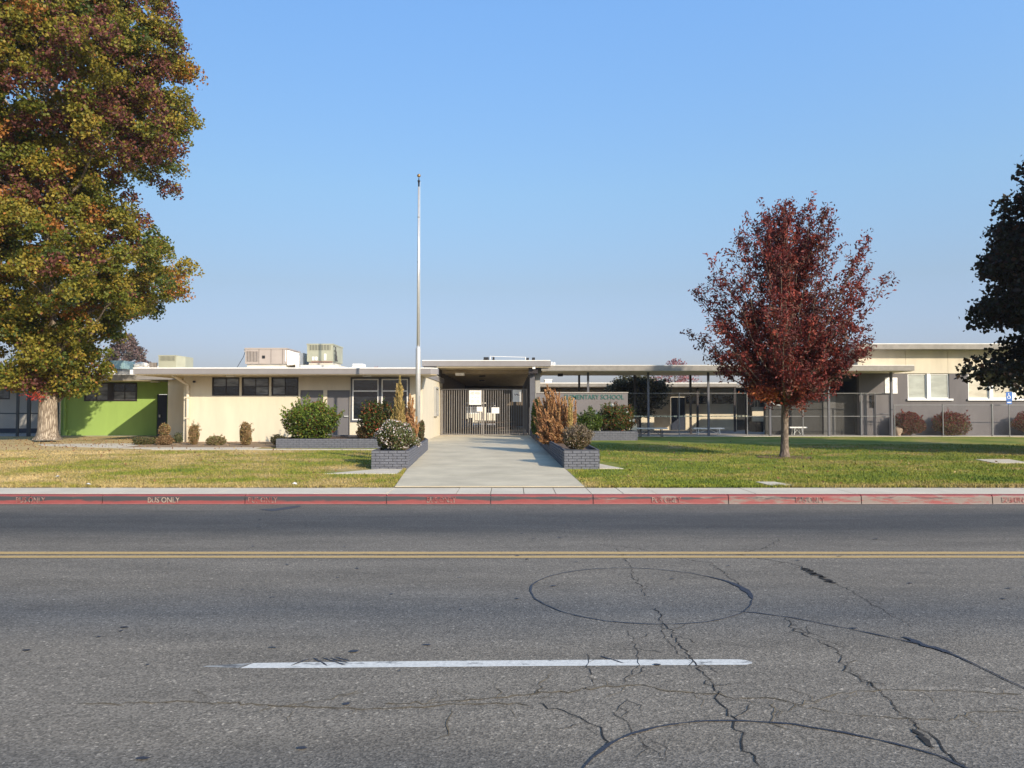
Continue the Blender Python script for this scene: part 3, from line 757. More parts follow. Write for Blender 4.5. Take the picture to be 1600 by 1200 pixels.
m_duct = M('white_duct_metal', (.80, .76, .68), .6, .05, 2)
rz = zf1 + .03
t, x0, x1, z0, z1 = unit_box('rooftop_air_conditioner', 'wide grey tan rooftop air conditioner with white duct on the cream wing roof', 382, 447, 543.5, 568.5, 31.5, 2.0, m_acg, [(.03,.31,.14,.78,8)], rz)
for fx in (.33, .62, .9): box('panel_seam', m_dark, t, x0+(x1-x0)*fx, x0+(x1-x0)*fx+.012, 31.494, 31.499, z0, z1-.05)
box('corner_trim', m_white, t, x1-.06, x1-.02, 31.48, 31.499, z0+.1, z1-.1)
box('badge', m_black, t, x0+.7, x0+.82, 31.485, 31.499, z0+.22, z0+.34)
dk = MB(); X_ = lambda p: X(p, 31.7)
dk.add([(x1,31.6,z0-.05),(x1,31.6,z1-.08),(X_(460),31.8,Z(551,31.7)),(X_(460),31.8,Z(569,31.7)),(x1,33.4,z0-.05),(x1,33.4,z1-.08),(X_(460),33.2,Z(551,31.7)),(X_(460),33.2,Z(569,31.7))],
       [(0,3,2,1),(4,5,6,7),(1,2,6,5),(0,4,7,3),(3,7,6,2)])
dk.box(X_(460), X_(472), 31.8, 33.2, rz, Z(551,31.7))
dk.build('duct', m_duct, t)
MB().tube([(x0-.05,31.7,z1-.1),(x0-.1,31.6,z0+.3),(x0-.35,31.4,rz+.05)], .012, 6).build('cable', m_black, t)
MB().tube([(x0-.04,31.6,z1-.02),(x0-.04,31.6,z0+.5)], .04, 8).build('vent_pipe', m_duct, t)
t, x0, x1, z0, z1 = unit_box('rooftop_air_conditioner', 'tall pale green rooftop air conditioner on the right of the cream wing roof', 479, 519.5, 537, 565, 31.2, 1.8, m_acn, [(.08,.90,.64,.95,14)], rz)
for fx in (.2, .32, .66): box('white_tag', m_white, t, x0+(x1-x0)*fx, x0+(x1-x0)*fx+.09, 31.185, 31.198, z0+.05, z0+.2 + (.12 if fx > .6 else 0))
for k in range(4): MB().tube([(x1+.0,31.3+.1*k,z1-.1-.17*k),(x1+.09,31.3+.1*k,z1-.14-.17*k),(x1+.09,31.3+.1*k,z0+.02)], .02, 6).build('pipe', m_black, t)
box('base_frame', M('roof_curb_metal', (.6,.5,.4)), t, X(470,31.1), X(529,31.1), 31.0, 33.2, rz+.0, Z(570.5,31.1))
box('red_rail', M('red_brown_primer', (.20, .07, .05), .7), t, X(485,31.0), X(518,31.0), 31.05, 31.1, Z(566,31), Z(564.6,31))
t, x0, x1, z0, z1 = unit_box('rooftop_air_conditioner', 'pale green rooftop air conditioner at the left, above the navy door', 246.5, 274, 555, 574, 40.6, 1.6, m_acn, [(.08,.92,.55,.92,12)], Z(586,35.6)+.02)
dk = MB(); dk.add([(x1,40.6,z0),(X(287.5,41.0),41.1,z0),(X(287.5,41.0),41.1,z1-.04),(x1,40.6,z1-.02),(x1,42.2,z0),(X(287.5,41.0),42.1,z0),(X(287.5,41.0),42.1,z1-.04),(x1,42.2,z1-.02)], [(0,1,2,3),(3,2,6,7),(1,5,6,2)])
dk.build('side_casing', m_acn, t)
louvre(t, X(232,40.9), X(245,40.9), z0, z0+.27, 40.9, 6, m_acg)
MB().tube([(X(228,41.0),41.1,z0+.12),(X(217,41.0),41.1,z0+.2),(X(208,41.0),41.1,z0+.12)], .13, 8).build('duct', m_duct, t)
MB().box(X(206,41.2), X(247,41.2), 41.5, 42.1, rz, rz+.62).build('duct_run', m_duct, t)
cooler = thing('swamp_cooler', 'blue green evaporative cooler box on the green wing roof beside the big tree', 'air cooler', (X(181,40), 40, 3.1))
box('casing', M('blue_green_sheet_metal', (.22,.33,.33), .5, .08, 2), cooler, X(171,40), X(192,40), 40, 41.2, Z(576,40), Z(563.5,40))
box('stand', m_galv, cooler, X(176,40), X(187,40), 40.2, 41, 3.16, Z(576,40)-.001)
vent = thing('roof_vent', 'small white roof vent between the air conditioner and flagpole', 'roof vent', (X(558,31), 31, rz))
box('vent_body', m_duct, vent, X(549.5,31), X(567.5,31), 31, 31.5, rz, Z(571,31))
box('vent_cap', m_white, vent, X(551,31), X(567,31), 30.95, 31.55, Z(571,31)+.001, Z(568.5,31))

# ================================================================= ENTRANCE CANOPY + GATE
YC = 35.6
can = thing('entrance_canopy', 'flat grey edged canopy roof over the barred gate with tan boarded soffit', 'canopy', (-1.2, YC, gz(35)))
cx0, cx1 = X(659, YC), X(860.5, YC)
cz0, cz1 = Z(572.2, YC), Z(564, YC)
cr = box('roof', m_fascia, can, cx0, cx1, YC, 62, cz0, cz1)
box('roof_membrane', m_roof, cr, cx0+.01, cx1-.01, YC-.015, 61.9, cz1+.001, cz1+.04)
box('shade_gap_fill', m_dark, can, cx0+.05, -3.55, YC+.25, 38, zf1+.06, cz0-.002)  # added dark box stands in for the shaded gap under the canopy
y = YC + .06
while y < 61:      # tongue of each soffit board proud by turns
    box('soffit_board', m_soffit, cr, -3.5, cx1-.05 if y < 37 else 1.05, y, y+.53, cz0-.05 - .0*y, cz0-.002)
    y += .55
for k in range(14):
    yy = 37.8 + 1.8*k
    box('beam', M('tan_beam', (.36,.29,.19), .8), can, -3.44, .84, yy, yy+.12, cz0-.24, cz0-.052)
for px, py, Yl in ((718.5, 582, 37.2), ): box('ceiling_light', m_white, can, X(711.5,Yl), X(725.5,Yl), Yl-.15, Yl+.3, cz0-.36, cz0-.24)
for Yl, px in ((40.0, 753.5), (46., 753)): MB().tube([(X(px,Yl), Yl, cz0-.30), (X(px,Yl), Yl, cz0-.24)], .17, 12).build('ceiling_speaker', m_dark, can)
# left wall inside the passage and the right hand column row
box('passage_wall', M('dim_passage_wall', (.13,.10,.07), .85), can, -3.9, -3.53, 38.62, 60, .25, cz0-.002)  # gloom of the passage is put into the wall colour
for yy in (39.2, 43.5, 48, 53):
    box('passage_door', m_door, can, -3.527, -3.49, yy, yy+1.0, .3, 2.4)
fc = box('column', m_post, can, X(828,36.2), X(836,36.2), 36.2, 36.45, .2, cz0-.002)
box('column_bracket', m_dark, fc, X(826,36.1), X(840,36.1), 35.85, 36.19, cz0-.32, cz0-.003)
box('column_light', m_white, fc, X(832,35.7), X(836.5,35.7), 35.65, 35.84, cz0-.12, cz0-.003)
box('wall_pier', m_greyl, can, X(836.5,36.6), X(842,36.6)+.06, 36.46, 38, .2, cz0-.002)
for k in range(10):
    yy = 38.6 + 2.3*k
    box('column', m_post, can, .80, .93, yy, yy+.14, .25, cz0-.24)
# clutter on the canopy roof
for px0, px1, py0, py1, lab in ((755, 763.5, 558, 564, 'black roof box at the left end of the thin roof pipe'), (769, 772.5, 558, 564, 'narrow black roof block just right of the left roof box'), (822, 826.5, 559, 563.5, 'black roof block at the right end of the roof pipe'), (831, 836, 558.5, 563.5, 'wide black roof block near the right canopy corner')):
    t = thing('roof_equipment_block', lab, 'roof block', (X((px0+px1)/2,36.5), 36.5, cz1+.04))
    box('lower_block', m_black, t, X(px0,36.5), X(px1,36.5), 36.5, 36.8, cz1+.041, Z((py0+py1)/2+.6,36.5))
    box('upper_block', m_black, t, X(px0+.5,36.5), X(px1,36.5), 36.5, 36.8, Z((py0+py1)/2+.1,36.5), Z(py0,36.5))
t = thing('roof_pipe', 'thin pale pipe running level above the canopy roof', 'pipe', (X(795,36.9), 36.95, cz1+.04))
MB().tube([(X(765,36.95),36.95,Z(556.8,36.95)),(X(822,36.95),36.95,Z(558.2,36.95))], .013, 6).build('pipe_run', m_duct, t)
for px in (766, 821): MB().tube([(X(px,36.95),36.95,cz1+.04),(X(px,36.95),36.95,Z(558,36.95))], .02, 6).build('support', m_duct, t)
t = thing('roof_vent', 'pair of white vent stubs at the right end of the entrance canopy', 'roof vent', (X(864,36.2), 36.2, 3.4))
MB().tube([(X(862,36.2),36.2,Z(576,36.2)),(X(862,36.2),36.2,Z(565.5,36.2))], .035, 8).build('pipe', m_white, t)
MB().tube([(X(866,36.2),36.2,Z(575.5,36.2)),(X(866,36.2),36.2,Z(566,36.2))], .05, 8).build('pipe', m_white, t)

YGt = 37.4
gate = thing('barred_gate', 'tall grey steel double gate of vertical bars closing the entrance walk', 'gate', (-1.4, YGt, gz(YGt)))
gl, gr_ = X(688,YGt), X(822,YGt); gt, gb = Z(607.5,YGt), Z(680.5,YGt)
gmid = X(753.5,YGt)
MB().box(gl-.03, gr_+.02, YGt-.03, YGt+.03, gt-.055, gt).build('top_rail', m_gate, gate)
for a, b_ in ((gl+.06, gmid-.035), (gmid+.035, gr_-.06)):
    box('bottom_rail', m_gate, gate, a, b_, YGt-.025, YGt+.025, gb, gb+.06)
for a in (gl-.05, gl+.05, gmid-.03, gmid+.055, gr_-.10, gr_):
    box('gate_post', m_gate if a > gl else m_dark, gate, a-.03, a+.03, YGt-.035, YGt+.035, gb-.05, gt-.056)
n = 36
first = None
for k in range(n):
    x = gl + .12 + (gr_-gl-.27)*k/(n-1)
    if abs(x-gmid-.01) < .075: continue
    if first is None:
        first = MB().box(-.017, .017, -.017, .017, 0, gt-.056-gb-.06)
        first = first.build('bar', m_gate, gate)
        o = first
    else:
        o = first.copy(); COL.objects.link(o)
    o.location = (x - LOC[gate.name].x, YGt-LOC[gate.name].y, gb+.06-LOC[gate.name].z)
first.data.transform(__import__('mathutils').Matrix.Translation(LOC[gate.name]))
box('lock_box', m_gate, gate, gmid-.06, gmid+.10, YGt-.05, YGt-.036, 1.1, 1.4)
# notices hung on the gate
m_print = M('faint_grey_print', (.28,.28,.28), .6, .1, 9); m_printd = M('dark_print', (.12,.06,.08), .6, .1, 9)
def notice(label, px0, px1, py0, py1, rows, mat=m_print, n=1):
    y = YGt - .06
    t = thing('notice_board', label, 'notice', (X((px0+px1)/2,y), y, Z(py1,y)), 'white notices hung on the gate')
    x0, x1, z0, z1 = X(px0,y), X(px1,y), Z(py1,y), Z(py0,y)
    box('panel', m_white, t, x0, x1, y-.008, y, z0, z1)
    g = MB()
    for r_ in rows:
        zc = z1 - (z1-z0)*r_[0]; hh = (z1-z0)*r_[1]
        for (a, b_) in r_[2]: g.box(x0+(x1-x0)*a, x0+(x1-x0)*b_, y-.0095, y-.0082, zc-hh, zc)
    if rows: g.build('printed_marks', mat, t)
    return t
notice('largest white notice panel hung left of the gate centre', 733, 752, 610, 632.5, [(.12,.03,[(.15,.42),(.5,.85)]),(.2,.03,[(.1,.38),(.45,.9)]),(.29,.02,[(.2,.4),(.6,.85)]),(.48,.04,[(.22,.3),(.46,.54),(.7,.78)]),(.68,.02,[(.15,.4),(.6,.85)]),(.76,.02,[(.1,.4),(.6,.9)]),(.84,.02,[(.15,.38),(.62,.85)])])
notice('white notice with a dark red scrawl in the upper right of the gate', 801, 815, 609, 628, [(.36,.05,[(.2,.3),(.36,.62)]),(.42,.05,[(.25,.34),(.5,.8)]),(.33,.025,[(.14,.2),(.42,.5)])], m_printd)
notice('small blank white notice just below the big notice', 745, 754, 635.5, 643, [])
notice('small white notice right of the gate centre leaf', 768, 780, 636.5, 646, [(.2,.06,[(.7,.8)]),(.45,.04,[(.3,.7)])])

# things seen through the gate
t = thing('inner_banner', 'long blue and white patterned banner across the far end of the passage', 'banner', (X(748,56), 56, 1.9))
bx = MB(); 
box('cloth', m_blue, t, X(724,56), X(772,56), 56, 56.03, Z(636,56), Z(630.5,56))
rr = random.Random(4); g = MB(); x = X(725,56)
while x < X(771,56):
    w_ = rr.uniform(.05,.16); z_ = Z(633.5,56)+rr.uniform(-.05,.05); g.box(x, min(x+w_, X(771.5,56)), 55.985, 55.998, z_-.06, z_+.07); x += w_+rr.uniform(.04,.1)
g.build('white_pattern', m_white, t)
t = thing('rubbish_bin', 'blue wheeled bin standing in the passage behind the gate', 'bin', (X(726.5,50), 50, .3))
box('body', m_blue, t, X(722.5,50), X(730.5,50), 50, 50.5, .32, Z(656,50)); box('lid', m_navy, t, X(722,50), X(731,50), 49.95, 50.55, Z(656,50)+.001, Z(654.5,50))
t = thing('rubbish_bin', 'white bin beside the blue bin behind the gate', 'bin', (X(735.5,50), 50, .3))
box('body', m_white, t, X(733,50), X(738,50), 50, 50.4, .32, Z(655,50)); box('lid', m_black, t, X(732.5,50), X(738.5,50), 49.95, 50.45, Z(655,50)+.001, Z(653,50))
far = thing('rear_school_building', 'sunlit cream building across the courtyard behind the gate', 'building', (0, 70, .3))
MB().wall(-30, 30, .2, 3.2, 70, 70.3, [(-4.5,-3,1.2,2.6),(-2.4,-1,1.2,2.6),(-.4,.8,.2,2.5)]).build('wall', m_cream, far)
window(far, -4.5, -3, 1.2, 2.6, 70.05, m_white, [g_mid], 2, 2); window(far, -2.4, -1, 1.2, 2.6, 70.05, m_white, [g_dark], 2, 2)
box('door', M('blue_grey_door', (.12,.2,.3)), far, -.4, .8, 70.05, 70.1, .3, 2.5)
frf = box('roof', m_fascia, far, -31, 31, 69.2, 80, 3.2, 3.45)
pe = thing('passage_end_frame', 'dark tan end wall of the passage framing the bright courtyard beyond', 'wall', (X(748,58), 58, .3))
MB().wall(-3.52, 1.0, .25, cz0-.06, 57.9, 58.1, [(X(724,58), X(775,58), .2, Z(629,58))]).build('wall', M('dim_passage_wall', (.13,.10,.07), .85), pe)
MB().wall(-30, -3.53, .25, 3.1, 57.9, 58.1, []).build('side_wall', m_cream, pe)
for p_ in (733, 742, 761, 770): box('gate_upright', m_dark, pe, X(p_,58)-.03, X(p_,58)+.03, 57.8, 57.86, .3, 2.0)
# picnic tables in the passage
for yy, xx, lab in ((45, -1.6, 'picnic table in the passage nearest behind the gate'), (48.5, .0-.9, 'picnic table in the passage second behind the gate'), (53, -1.5, 'picnic table in the passage farthest behind the gate')):
    t = thing('picnic_table', lab, 'table', (xx, yy, .3), 'picnic tables in the passage')
    m_tt = M('brown_table_top', (.22,.14,.09), .6)
    box('tabletop', m_tt, t, xx-1.1, xx+1.1, yy, yy+.7, .74, .79)
    for d in (-.45, .85): box('seat', m_tt, t, xx-1.1, xx+1.1, yy+d, yy+d+.28, .44, .48)
    for sx in (-.8, .8): box('leg', m_dark, t, xx+sx-.04, xx+sx+.04, yy-.3, yy+1.0, .3, .43); box('leg', m_dark, t, xx+sx-.04, xx+sx+.04, yy+.3, yy+.4, .49, .739)

# ================================================================= WALKWAY CANOPY (right)
YR = 35.75
wk = thing('walkway_canopy', 'long flat covered walkway roof on thin grey posts running right of the gate', 'canopy', (10, YR, .3))
kx0, kx1 = X(852,YR), X(1430,YR)
kz1, kz0 = Z(571.3,YR), Z(579.2,YR)
kx0b = X(846,YR) 
q = MB(); zd = -.0
q.prism([(kx0b, YR+.02), (kx0b+.3, YR), (kx1, YR), (kx1-.05, 40.3), (kx0b, 40.3)], kz0, kz1)
kr = q.build('roof', m_fascia2, wk)
box('roof_membrane', m_roof, kr, kx0b+.32, kx1-.01, YR-.012, 40.28, kz1+.001, kz1+.03)
box('soffit', m_soffit, kr, kx0b+.05, kx1-.1, YR+.05, 40.2, kz0-.03, kz0-.002)
for px in (919, 1013, 1107, 1203, 1295, 1393):
    box('post', m_post, wk, X(px-1.6,36.6), X(px+1.6,36.6), 36.55, 36.65, .25, kz0-.031)
for px in (905, 992, 1079, 1166):
    box('post', m_dark, wk, X(px-1.6,39.6), X(px+1.6,39.6), 39.55, 39.65, .25, kz0-.031)
box('ceiling_light', m_dark, wk, X(872,38), X(879.5,38), 37.9, 38.3, kz0-.16, kz0-.031)
# lean-to end under the walkway beside the grey building
# sign wall
YS = 33.2
sg = thing('school_name_wall', 'grey wall lettered ELEMENTARY SCHOOL in teal above the right flower bed', 'sign', (3, YS, .3))
MB().wall(X(838,YS), X(981,YS), .2, Z(614,YS), YS, YS+.2, []).build('wall', m_sign, sg)
box('wall_cap', M('pale_wall_cap', (.42,.38,.33)), sg, X(838,YS)-.02, X(981.5,YS)+.01, YS-.03, YS+.23, Z(614,YS)+.001, Z(613,YS)+.01)
lt = text_obj('ELEMENTARY SCHOOL', .285, 'lettering', m_teal, sg, ((X(881,YS)+X(975,YS))/2, YS-.012, Z(620.7,YS)), ext=.008)
wdt = lt.dimensions.x if lt.dimensions.x > 0 else 2.4
lt.scale.x = (X(975,YS)-X(881,YS))/max(v.co.x for v in lt.data.vertices)/2
box('side_pier', m_cream, sg, X(985,YS+.5), X(994,YS+.5), YS+.3, YS+.6, .2, Z(662,YS))

# ------------------------------------------------------------- chain link
def chain(mb, x0, x1, y, z0, z1, pitch=.085, r=.0008):
    Hh = z1-z0; k0 = x0-Hh
    def seg(a, b_):
        a, b_ = Vector(a), Vector(b_); d = (b_-a).normalized(); u = Vector((0,1,0)); v = d.cross(u)
        vs = []
        for p in (a, b_):
            for q in range(3):
                an = 2*math.pi*q/3; vs.append(p + u*math.cos(an)*r + v*math.sin(an)*r)
        mb.add(vs, [(0,1,4,3),(1,2,5,4),(2,0,3,5)])
    x = k0
    while x < x1:
        a = max(x, x0); b_ = min(x+Hh, x1)
        if b_ > a:
            seg((a, y, z0+(a-x)), (b_, y, z0+(b_-x))); seg((a, y+.004, z1-(a-x)), (b_, y+.004, z1-(b_-x)))
        x += pitch
def fence(name, label, y, px0, px1, zt, posts, rails, mesh_seg, m=m_galv, zb=.31, r=.024):
    t = thing(name, label, 'fence', (X((px0+px1)/2,y), y, gz(y)))
    for i, rz_ in enumerate(rails):
        MB().tube([(X(px0,y), y, rz_), (X(px1,y), y, rz_)], r*.7, 6).build('rail', m, t)
    for p in posts:
        MB().tube([(X(p,y), y-.03, .25), (X(p,y), y-.03, zt+.03)], r, 8).build('post', m, t)
    c = MB(); chain(c, X(mesh_seg[0],y), X(mesh_seg[1],y), y+.03, zb, zt)
    c.build('chain_link_mesh', m, t)['kind'] = 'stuff'
    return t
YF = 36.9
fence('chain_link_fence', 'tall chain link fence under the covered walkway', YF, 983, 1393, Z(614.5,YF), [1061, 1167, 1254, 1345], [Z(614.5,YF), Z(650.5,YF)], (960, 1345))
t = fence('chain_link_fence', 'low chain link fence along the front of the dark grey building', 36.2, 1397, 1700, Z(633,36.2), [1397, 1472.5, 1640], [Z(633,36.2)], (1397, 1700))
MB().tube([(X(1550,36.15), 36.15, .25), (X(1550,36.15), 36.15, Z(631,36.15))], .04, 8).build('end_post', m_galv, t)
t = thing('chain_link_gate', 'narrow chain link gate between the covered walkway and dark grey building', 'gate', (X(1370,37), 37.0, .3))
for p in (1346.5, 1368, 1390):
    MB().tube([(X(p,37), 37, .3), (X(p,37), 37, Z(616,37))], .03, 8).build('gate_post', m_post, t)
for z_ in (Z(616,37), Z(647,37)):
    MB().tube([(X(1369,37), 37.0, z_), (X(1390,37), 37.0, z_)], .022, 8).build('gate_rail', m_post, t)
MB().tube([(X(1347,37), 37.0, Z(617,37)), (X(1368,37), 37.0, Z(617,37))], .022, 8).build('gate_rail', m_post, t)
c = MB(); chain(c, X(1347,37), X(1390,37), 37.03, .33, Z(616,37)); c.build('chain_link_mesh', m_galv, t)['kind'] = 'stuff'
# dark fence at far left
t = thing('dark_chain_link_fence', 'dark framed chain link fence left and right of the big tree trunk', 'fence', (X(45,36), 36.0, .3))
m_fd = M('dark_fence_paint', (.035,.045,.055), .5, .1, 4)
for p, w_ in ((-75, 2), (28, 2.2), (45.5, 3.2), (90, 2)):
    box('post', m_fd, t, X(p-w_*.8,36), X(p+w_*.8,36), 35.95, 36.03, .25, 2.7)
for z_ in (Z(646,36), Z(676,36), 2.7):
    MB().tube([(X(-200,36), 36.06, z_), (X(92,36), 36.06, z_)], .028, 6).build('rail', m_fd, t)
c = MB(); chain(c, X(-200,36), X(92,36), 36.1, .3, 2.7, .12, .0022); c.build('chain_link_mesh', m_fd, t)['kind'] = 'stuff'
for x in (91.5, 94.5): pass

t = thing('warning_tape', 'pale warning tape wrapped along the middle rail of the tall fence', 'tape', (X(1075,36.8), 36.8, 1.25))
g = MB(); rr = random.Random(2); p_ = 987
while p_ < 1166:
    w_ = rr.uniform(3, 6); g.box(X(p_,36.86), X(p_+w_,36.86), 36.855, 36.86, Z(651.2+rr.uniform(-.4,.4),36.86), Z(649.4+rr.uniform(-.4,.4),36.86)); p_ += w_ + rr.uniform(1, 3)
g.build('tape_strip', M('pale_yellow_tape', (.62,.58,.38), .6), t)['kind'] = 'stuff'
# hanging hose / cord between walkway post and tree
t = thing('hanging_cable', 'pale cable sagging from a fence post towards the red tree trunk', 'cable', (X(1212,36.4), 36.4, 2.0))
MB().tube([(X(p,36.4), 36.4, Z(q,36.4)) for p, q in ((1203,626),(1207,630),(1213,633),(1219,633),(1224,629),(1228,622))], .028, 6).build('cable_run', m_alu, t)

# ================================================================= BENCHES
def bench(label, px0, px1, pt, pb, Y, topm, legm, cat='bench'):
    x0, x1 = X(px0,Y), X(px1,Y); zt_, zb_ = Z(pt,Y), gz(Y)+.02
    t = thing('metal_bench', label, 'bench', ((x0+x1)/2, Y+.2, gz(Y)))
    box('seat', topm, t, x0, x1, Y, Y+.42, zt_-.06, zt_)
    for s_ in (x0+.22, x1-.22):
        for d in (.04, .38):
            MB().tube([(s_, Y+d, zb_), (s_+(.03 if s_ < (x0+x1)/2 else -.03), Y+d, zt_-.061)], .024, 6).build('leg', legm, t)
    for sgn, s_ in ((1, x0+.25), (-1, x1-.25)):
        MB().tube([(s_, Y+.21, zb_+.06), (s_+sgn*(x1-x0)*.32, Y+.21, zt_-.07)], .016, 6).build('brace', legm, t)
    return t
bench('white topped bench with dark legs left of the walkway post nearest the flower bed', 994, 1043, 668.5, 680, 34.9, m_alu, m_post)
bench('white metal bench standing right in front of the navy door', 1083.5, 1132, 668.5, 679, 37.5, m_white, m_white)
bench('white bench partly hidden behind the red tree trunk', 1234, 1261, 667, 678, 37.45, m_white, m_alu)
t = thing('picnic_table', 'dark picnic table silhouetted against the sunlit wall patch left of the red tree trunk', 'table', (X(1186,43), 43, .3))
box('tabletop', m_dark, t, X(1177,43), X(1193,43), 43, 43.7, Z(660,43), Z(658.6,43))
for d in (-.45, .9): box('seat', m_dark, t, X(1175,43), X(1193,43), 43+d, 43.25+d, Z(665.5,43), Z(664.3,43))
for p in (1179.5, 1190): box('leg', m_dark, t, X(p-.7,43), X(p+.7,43), 42.8, 44, .3, Z(660,43)-.001)

# ================================================================= BACK BUILDING (behind walkway)
YB = 47.0
bb = thing('courtyard_classroom_block', 'low cream classroom block with deep dark eave seen behind the covered walkway', 'building', (8, YB, .3))
bd = (X(1048,YB), X(1071,YB), .2, Z(620,YB)); bw = (X(1064+8,YB), X(1108,YB), Z(631,YB), Z(618,YB)); bw2 = (X(1112,YB), X(1148,YB), Z(631,YB), Z(617,YB))
bw3 = (X(890,YB), X(960,YB), Z(625,YB), Z(612,YB))
MB().wall(1.4, X(1151,YB), .2, 2.9, YB, YB+.2, [bd, bw, bw2, bw3]).build('wall', m_cream, bb)
box('door', m_navy, bb, bd[0]+.03, (bd[0]+bd[1])/2-.005, YB+.04, YB+.08, .3, bd[3]-.03); box('door', m_navy, bb, (bd[0]+bd[1])/2+.005, bd[1]-.03, YB+.04, YB+.08, .3, bd[3]-.03)
for w in (bw, bw2, bw3): window(bb, *w, YB+.02, m_dark, [g_dark, g_mid, g_dark], 4, 1, .05, .04)
YBE = 43.0
brf = box('roof', m_fascia2, bb, X(838,YBE)-.5, X(1152,YBE), YBE, 56, Z(604.2,YBE), Z(599.3,YBE))
box('roof_membrane', m_roof, brf, X(838,YBE)-.49, X(1152,YBE)-.01, YBE-.015, 55.9, Z(599.3,YBE)+.001, Z(597.8,YBE))
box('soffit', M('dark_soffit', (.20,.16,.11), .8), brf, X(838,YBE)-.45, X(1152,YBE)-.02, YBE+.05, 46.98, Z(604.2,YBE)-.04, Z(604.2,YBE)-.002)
box('roof_extension', m_fascia2, bb, X(1152,YBE)+.005, X(1300,44.4), 44.4, 56, Z(604.2,YBE), Z(599.3,YBE))
MB().wall(X(1151,YB)+.003, X(1300,YB), .2, 2.82, YB+.05, YB+.25, []).build('dark_wall', M('shade_dark_stucco', (.03,.03,.028)), bb)  # dark tone put into the colour so the wall does not look lit
for p in (870, 1000, 1090, 1148): box('post', m_dark, bb, X(p-1.5,43.4), X(p+1.5,43.4), 43.35, 43.47, .25, Z(604.2,YBE)-.041)
box('sunlit_patch_block', m_cream, bb, X(997,45), X(1022,45), 45.0, 45.2, .25, Z(651.5,45))  # added block stands in for a sunlit patch of the back wall
t = thing('rooftop_air_conditioner', 'small cream rooftop unit on the courtyard block above the dry orange grass', 'air conditioner', (X(857,46), 46, 3.1))
box('casing', m_duct, t, X(851.5,46), X(862,46), 46, 47, 3.1, Z(594,46)); box('lid', m_white, t, X(851,46), X(863,46), 45.95, 47.05, Z(594,46)+.001, Z(592.5,46))
# patch of sunlit wall beyond a gap right of the block, dark store room under the walkway
store = thing('dark_store_block', 'dark grey store block under the covered walkway roof beside the red tree', 'building', (X(1290,38.2), 38.2, .3))
MB().wall(X(1196,38.2), X(1346,38.2), .2, 3.25, 38.2, 38.4, [(X(1299,38.2), X(1341,38.2), Z(614,38.2), Z(596,38.2))]).build('wall', M('shade_dark_stucco', (.032,.032,.029), .9, .1, 2), store)  # deep shade under the walkway roof is put into the stucco colour
box('opening_back', m_black, store, X(1299,38.2), X(1341,38.2), 39.4, 39.45, 2.2, 3.2)  # black sheet stands in for the shade inside the opening
box('door', M('mid_grey_panel', (.085,.085,.083), .7), store, X(1286,38.2), X(1305,38.2), 38.14, 38.19, .3, Z(617,38.2))
box('roof', m_fascia2, store, X(1196,38.2), X(1346,38.2), 38.1, 40.6, 3.251, 3.32)
t = thing('freestanding_panel_wall', 'sunlit cream wall patch with two thin pipes above it left of the red tree trunk', 'wall', (X(1183,46.8), 46.8, .3))
box('panel', m_cream, t, X(1174.5,46.8), X(1192,46.8), 46.7, 46.85, .31, Z(636,46.8))
for p in (1178.5, 1183.5): MB().tube([(X(p,46.8), 46.75, Z(636,46.8)), (X(p,46.8), 46.75, 2.80)], .03, 6).build('pipe', m_cream, t)

# ================================================================= DARK GREY BUILDING (right)
YD = 37.6
gb_ = thing('dark_grey_classroom_building', 'tall grey and cream classroom building with white framed windows at the right', 'building', (22, YD, .3))
zb1, zt1 = Z(583.5,YD), Z(546,YD)
dwin = [(X(1419,YD), X(1484,YD), Z(623,YD), Z(584,YD)), (X(1513.5,YD), X(1620,YD), Z(623,YD), Z(584,YD)), (X(1650,YD), X(1715,YD), Z(623,YD), Z(584,YD))]
smw = (X(1357.5,YD), X(1366,YD), Z(638,YD), Z(615,YD))
MB().wall(X(1343,YD), 40, .2, zb1-.001, YD, YD+.25, dwin+[smw]).build('lower_wall', m_grey, gb_)
MB().wall(X(1343,YD), 40, zb1, zt1, YD-.02, YD+.25, []).build('upper_wall', M('cream_plain', (.62,.52,.36), .9, .03, 1), gb_) if False else None
# cream band is made of separate plaster panels with thin joints
px = [1341, 1416, 1482, 1516, 1580, 1650, 1740, 2080]
for a, b_ in zip(px, px[1:]):
    box('cream_panel', m_cream2, gb_, X(a,YD)+.006, X(b_,YD)-.006, YD-.02, YD+.2, zb1+.001, zt1+.1)
box('side_wall', m_cream2, gb_, X(1343,YD), X(1343,YD)+.2, YD+.26, 40.6, zb1, zt1+.1)
box('rear_wall', m_cream2, gb_, X(1343,YD)+.21, 20.8, 40.4, 40.6, .2, zt1+.1)
box('side_wall', M('shade_dark_stucco', (.03,.03,.028)), gb_, X(1343,YD), X(1343,YD)+.2, YD+.26, 40.6, .2, zb1-.001)  # shade on this side facing away from the sun is put into its colour
YDE = 36.9
rdm = MB(); rdm.prism([(X(1338,YDE), YDE), (42, YDE), (42, 52), (20.6, 52), (20.6, 40.8), (X(1338,YDE), 40.8)], Z(545.3,YDE), Z(537.8,YDE))  # unseen rear notch, shaped to let sun reach the cream panel
rd = rdm.build('roof', m_fascia2, gb_)
MB().prism([(X(1338,YDE)+.01, YDE-.012), (41.9, YDE-.012), (41.9, 51.9), (20.7, 51.9), (20.7, 40.7), (X(1338,YDE)+.01, 40.7)], Z(537.8,YDE)+.001, Z(537,YDE)+.01).build('roof_membrane', m_roof, rd)
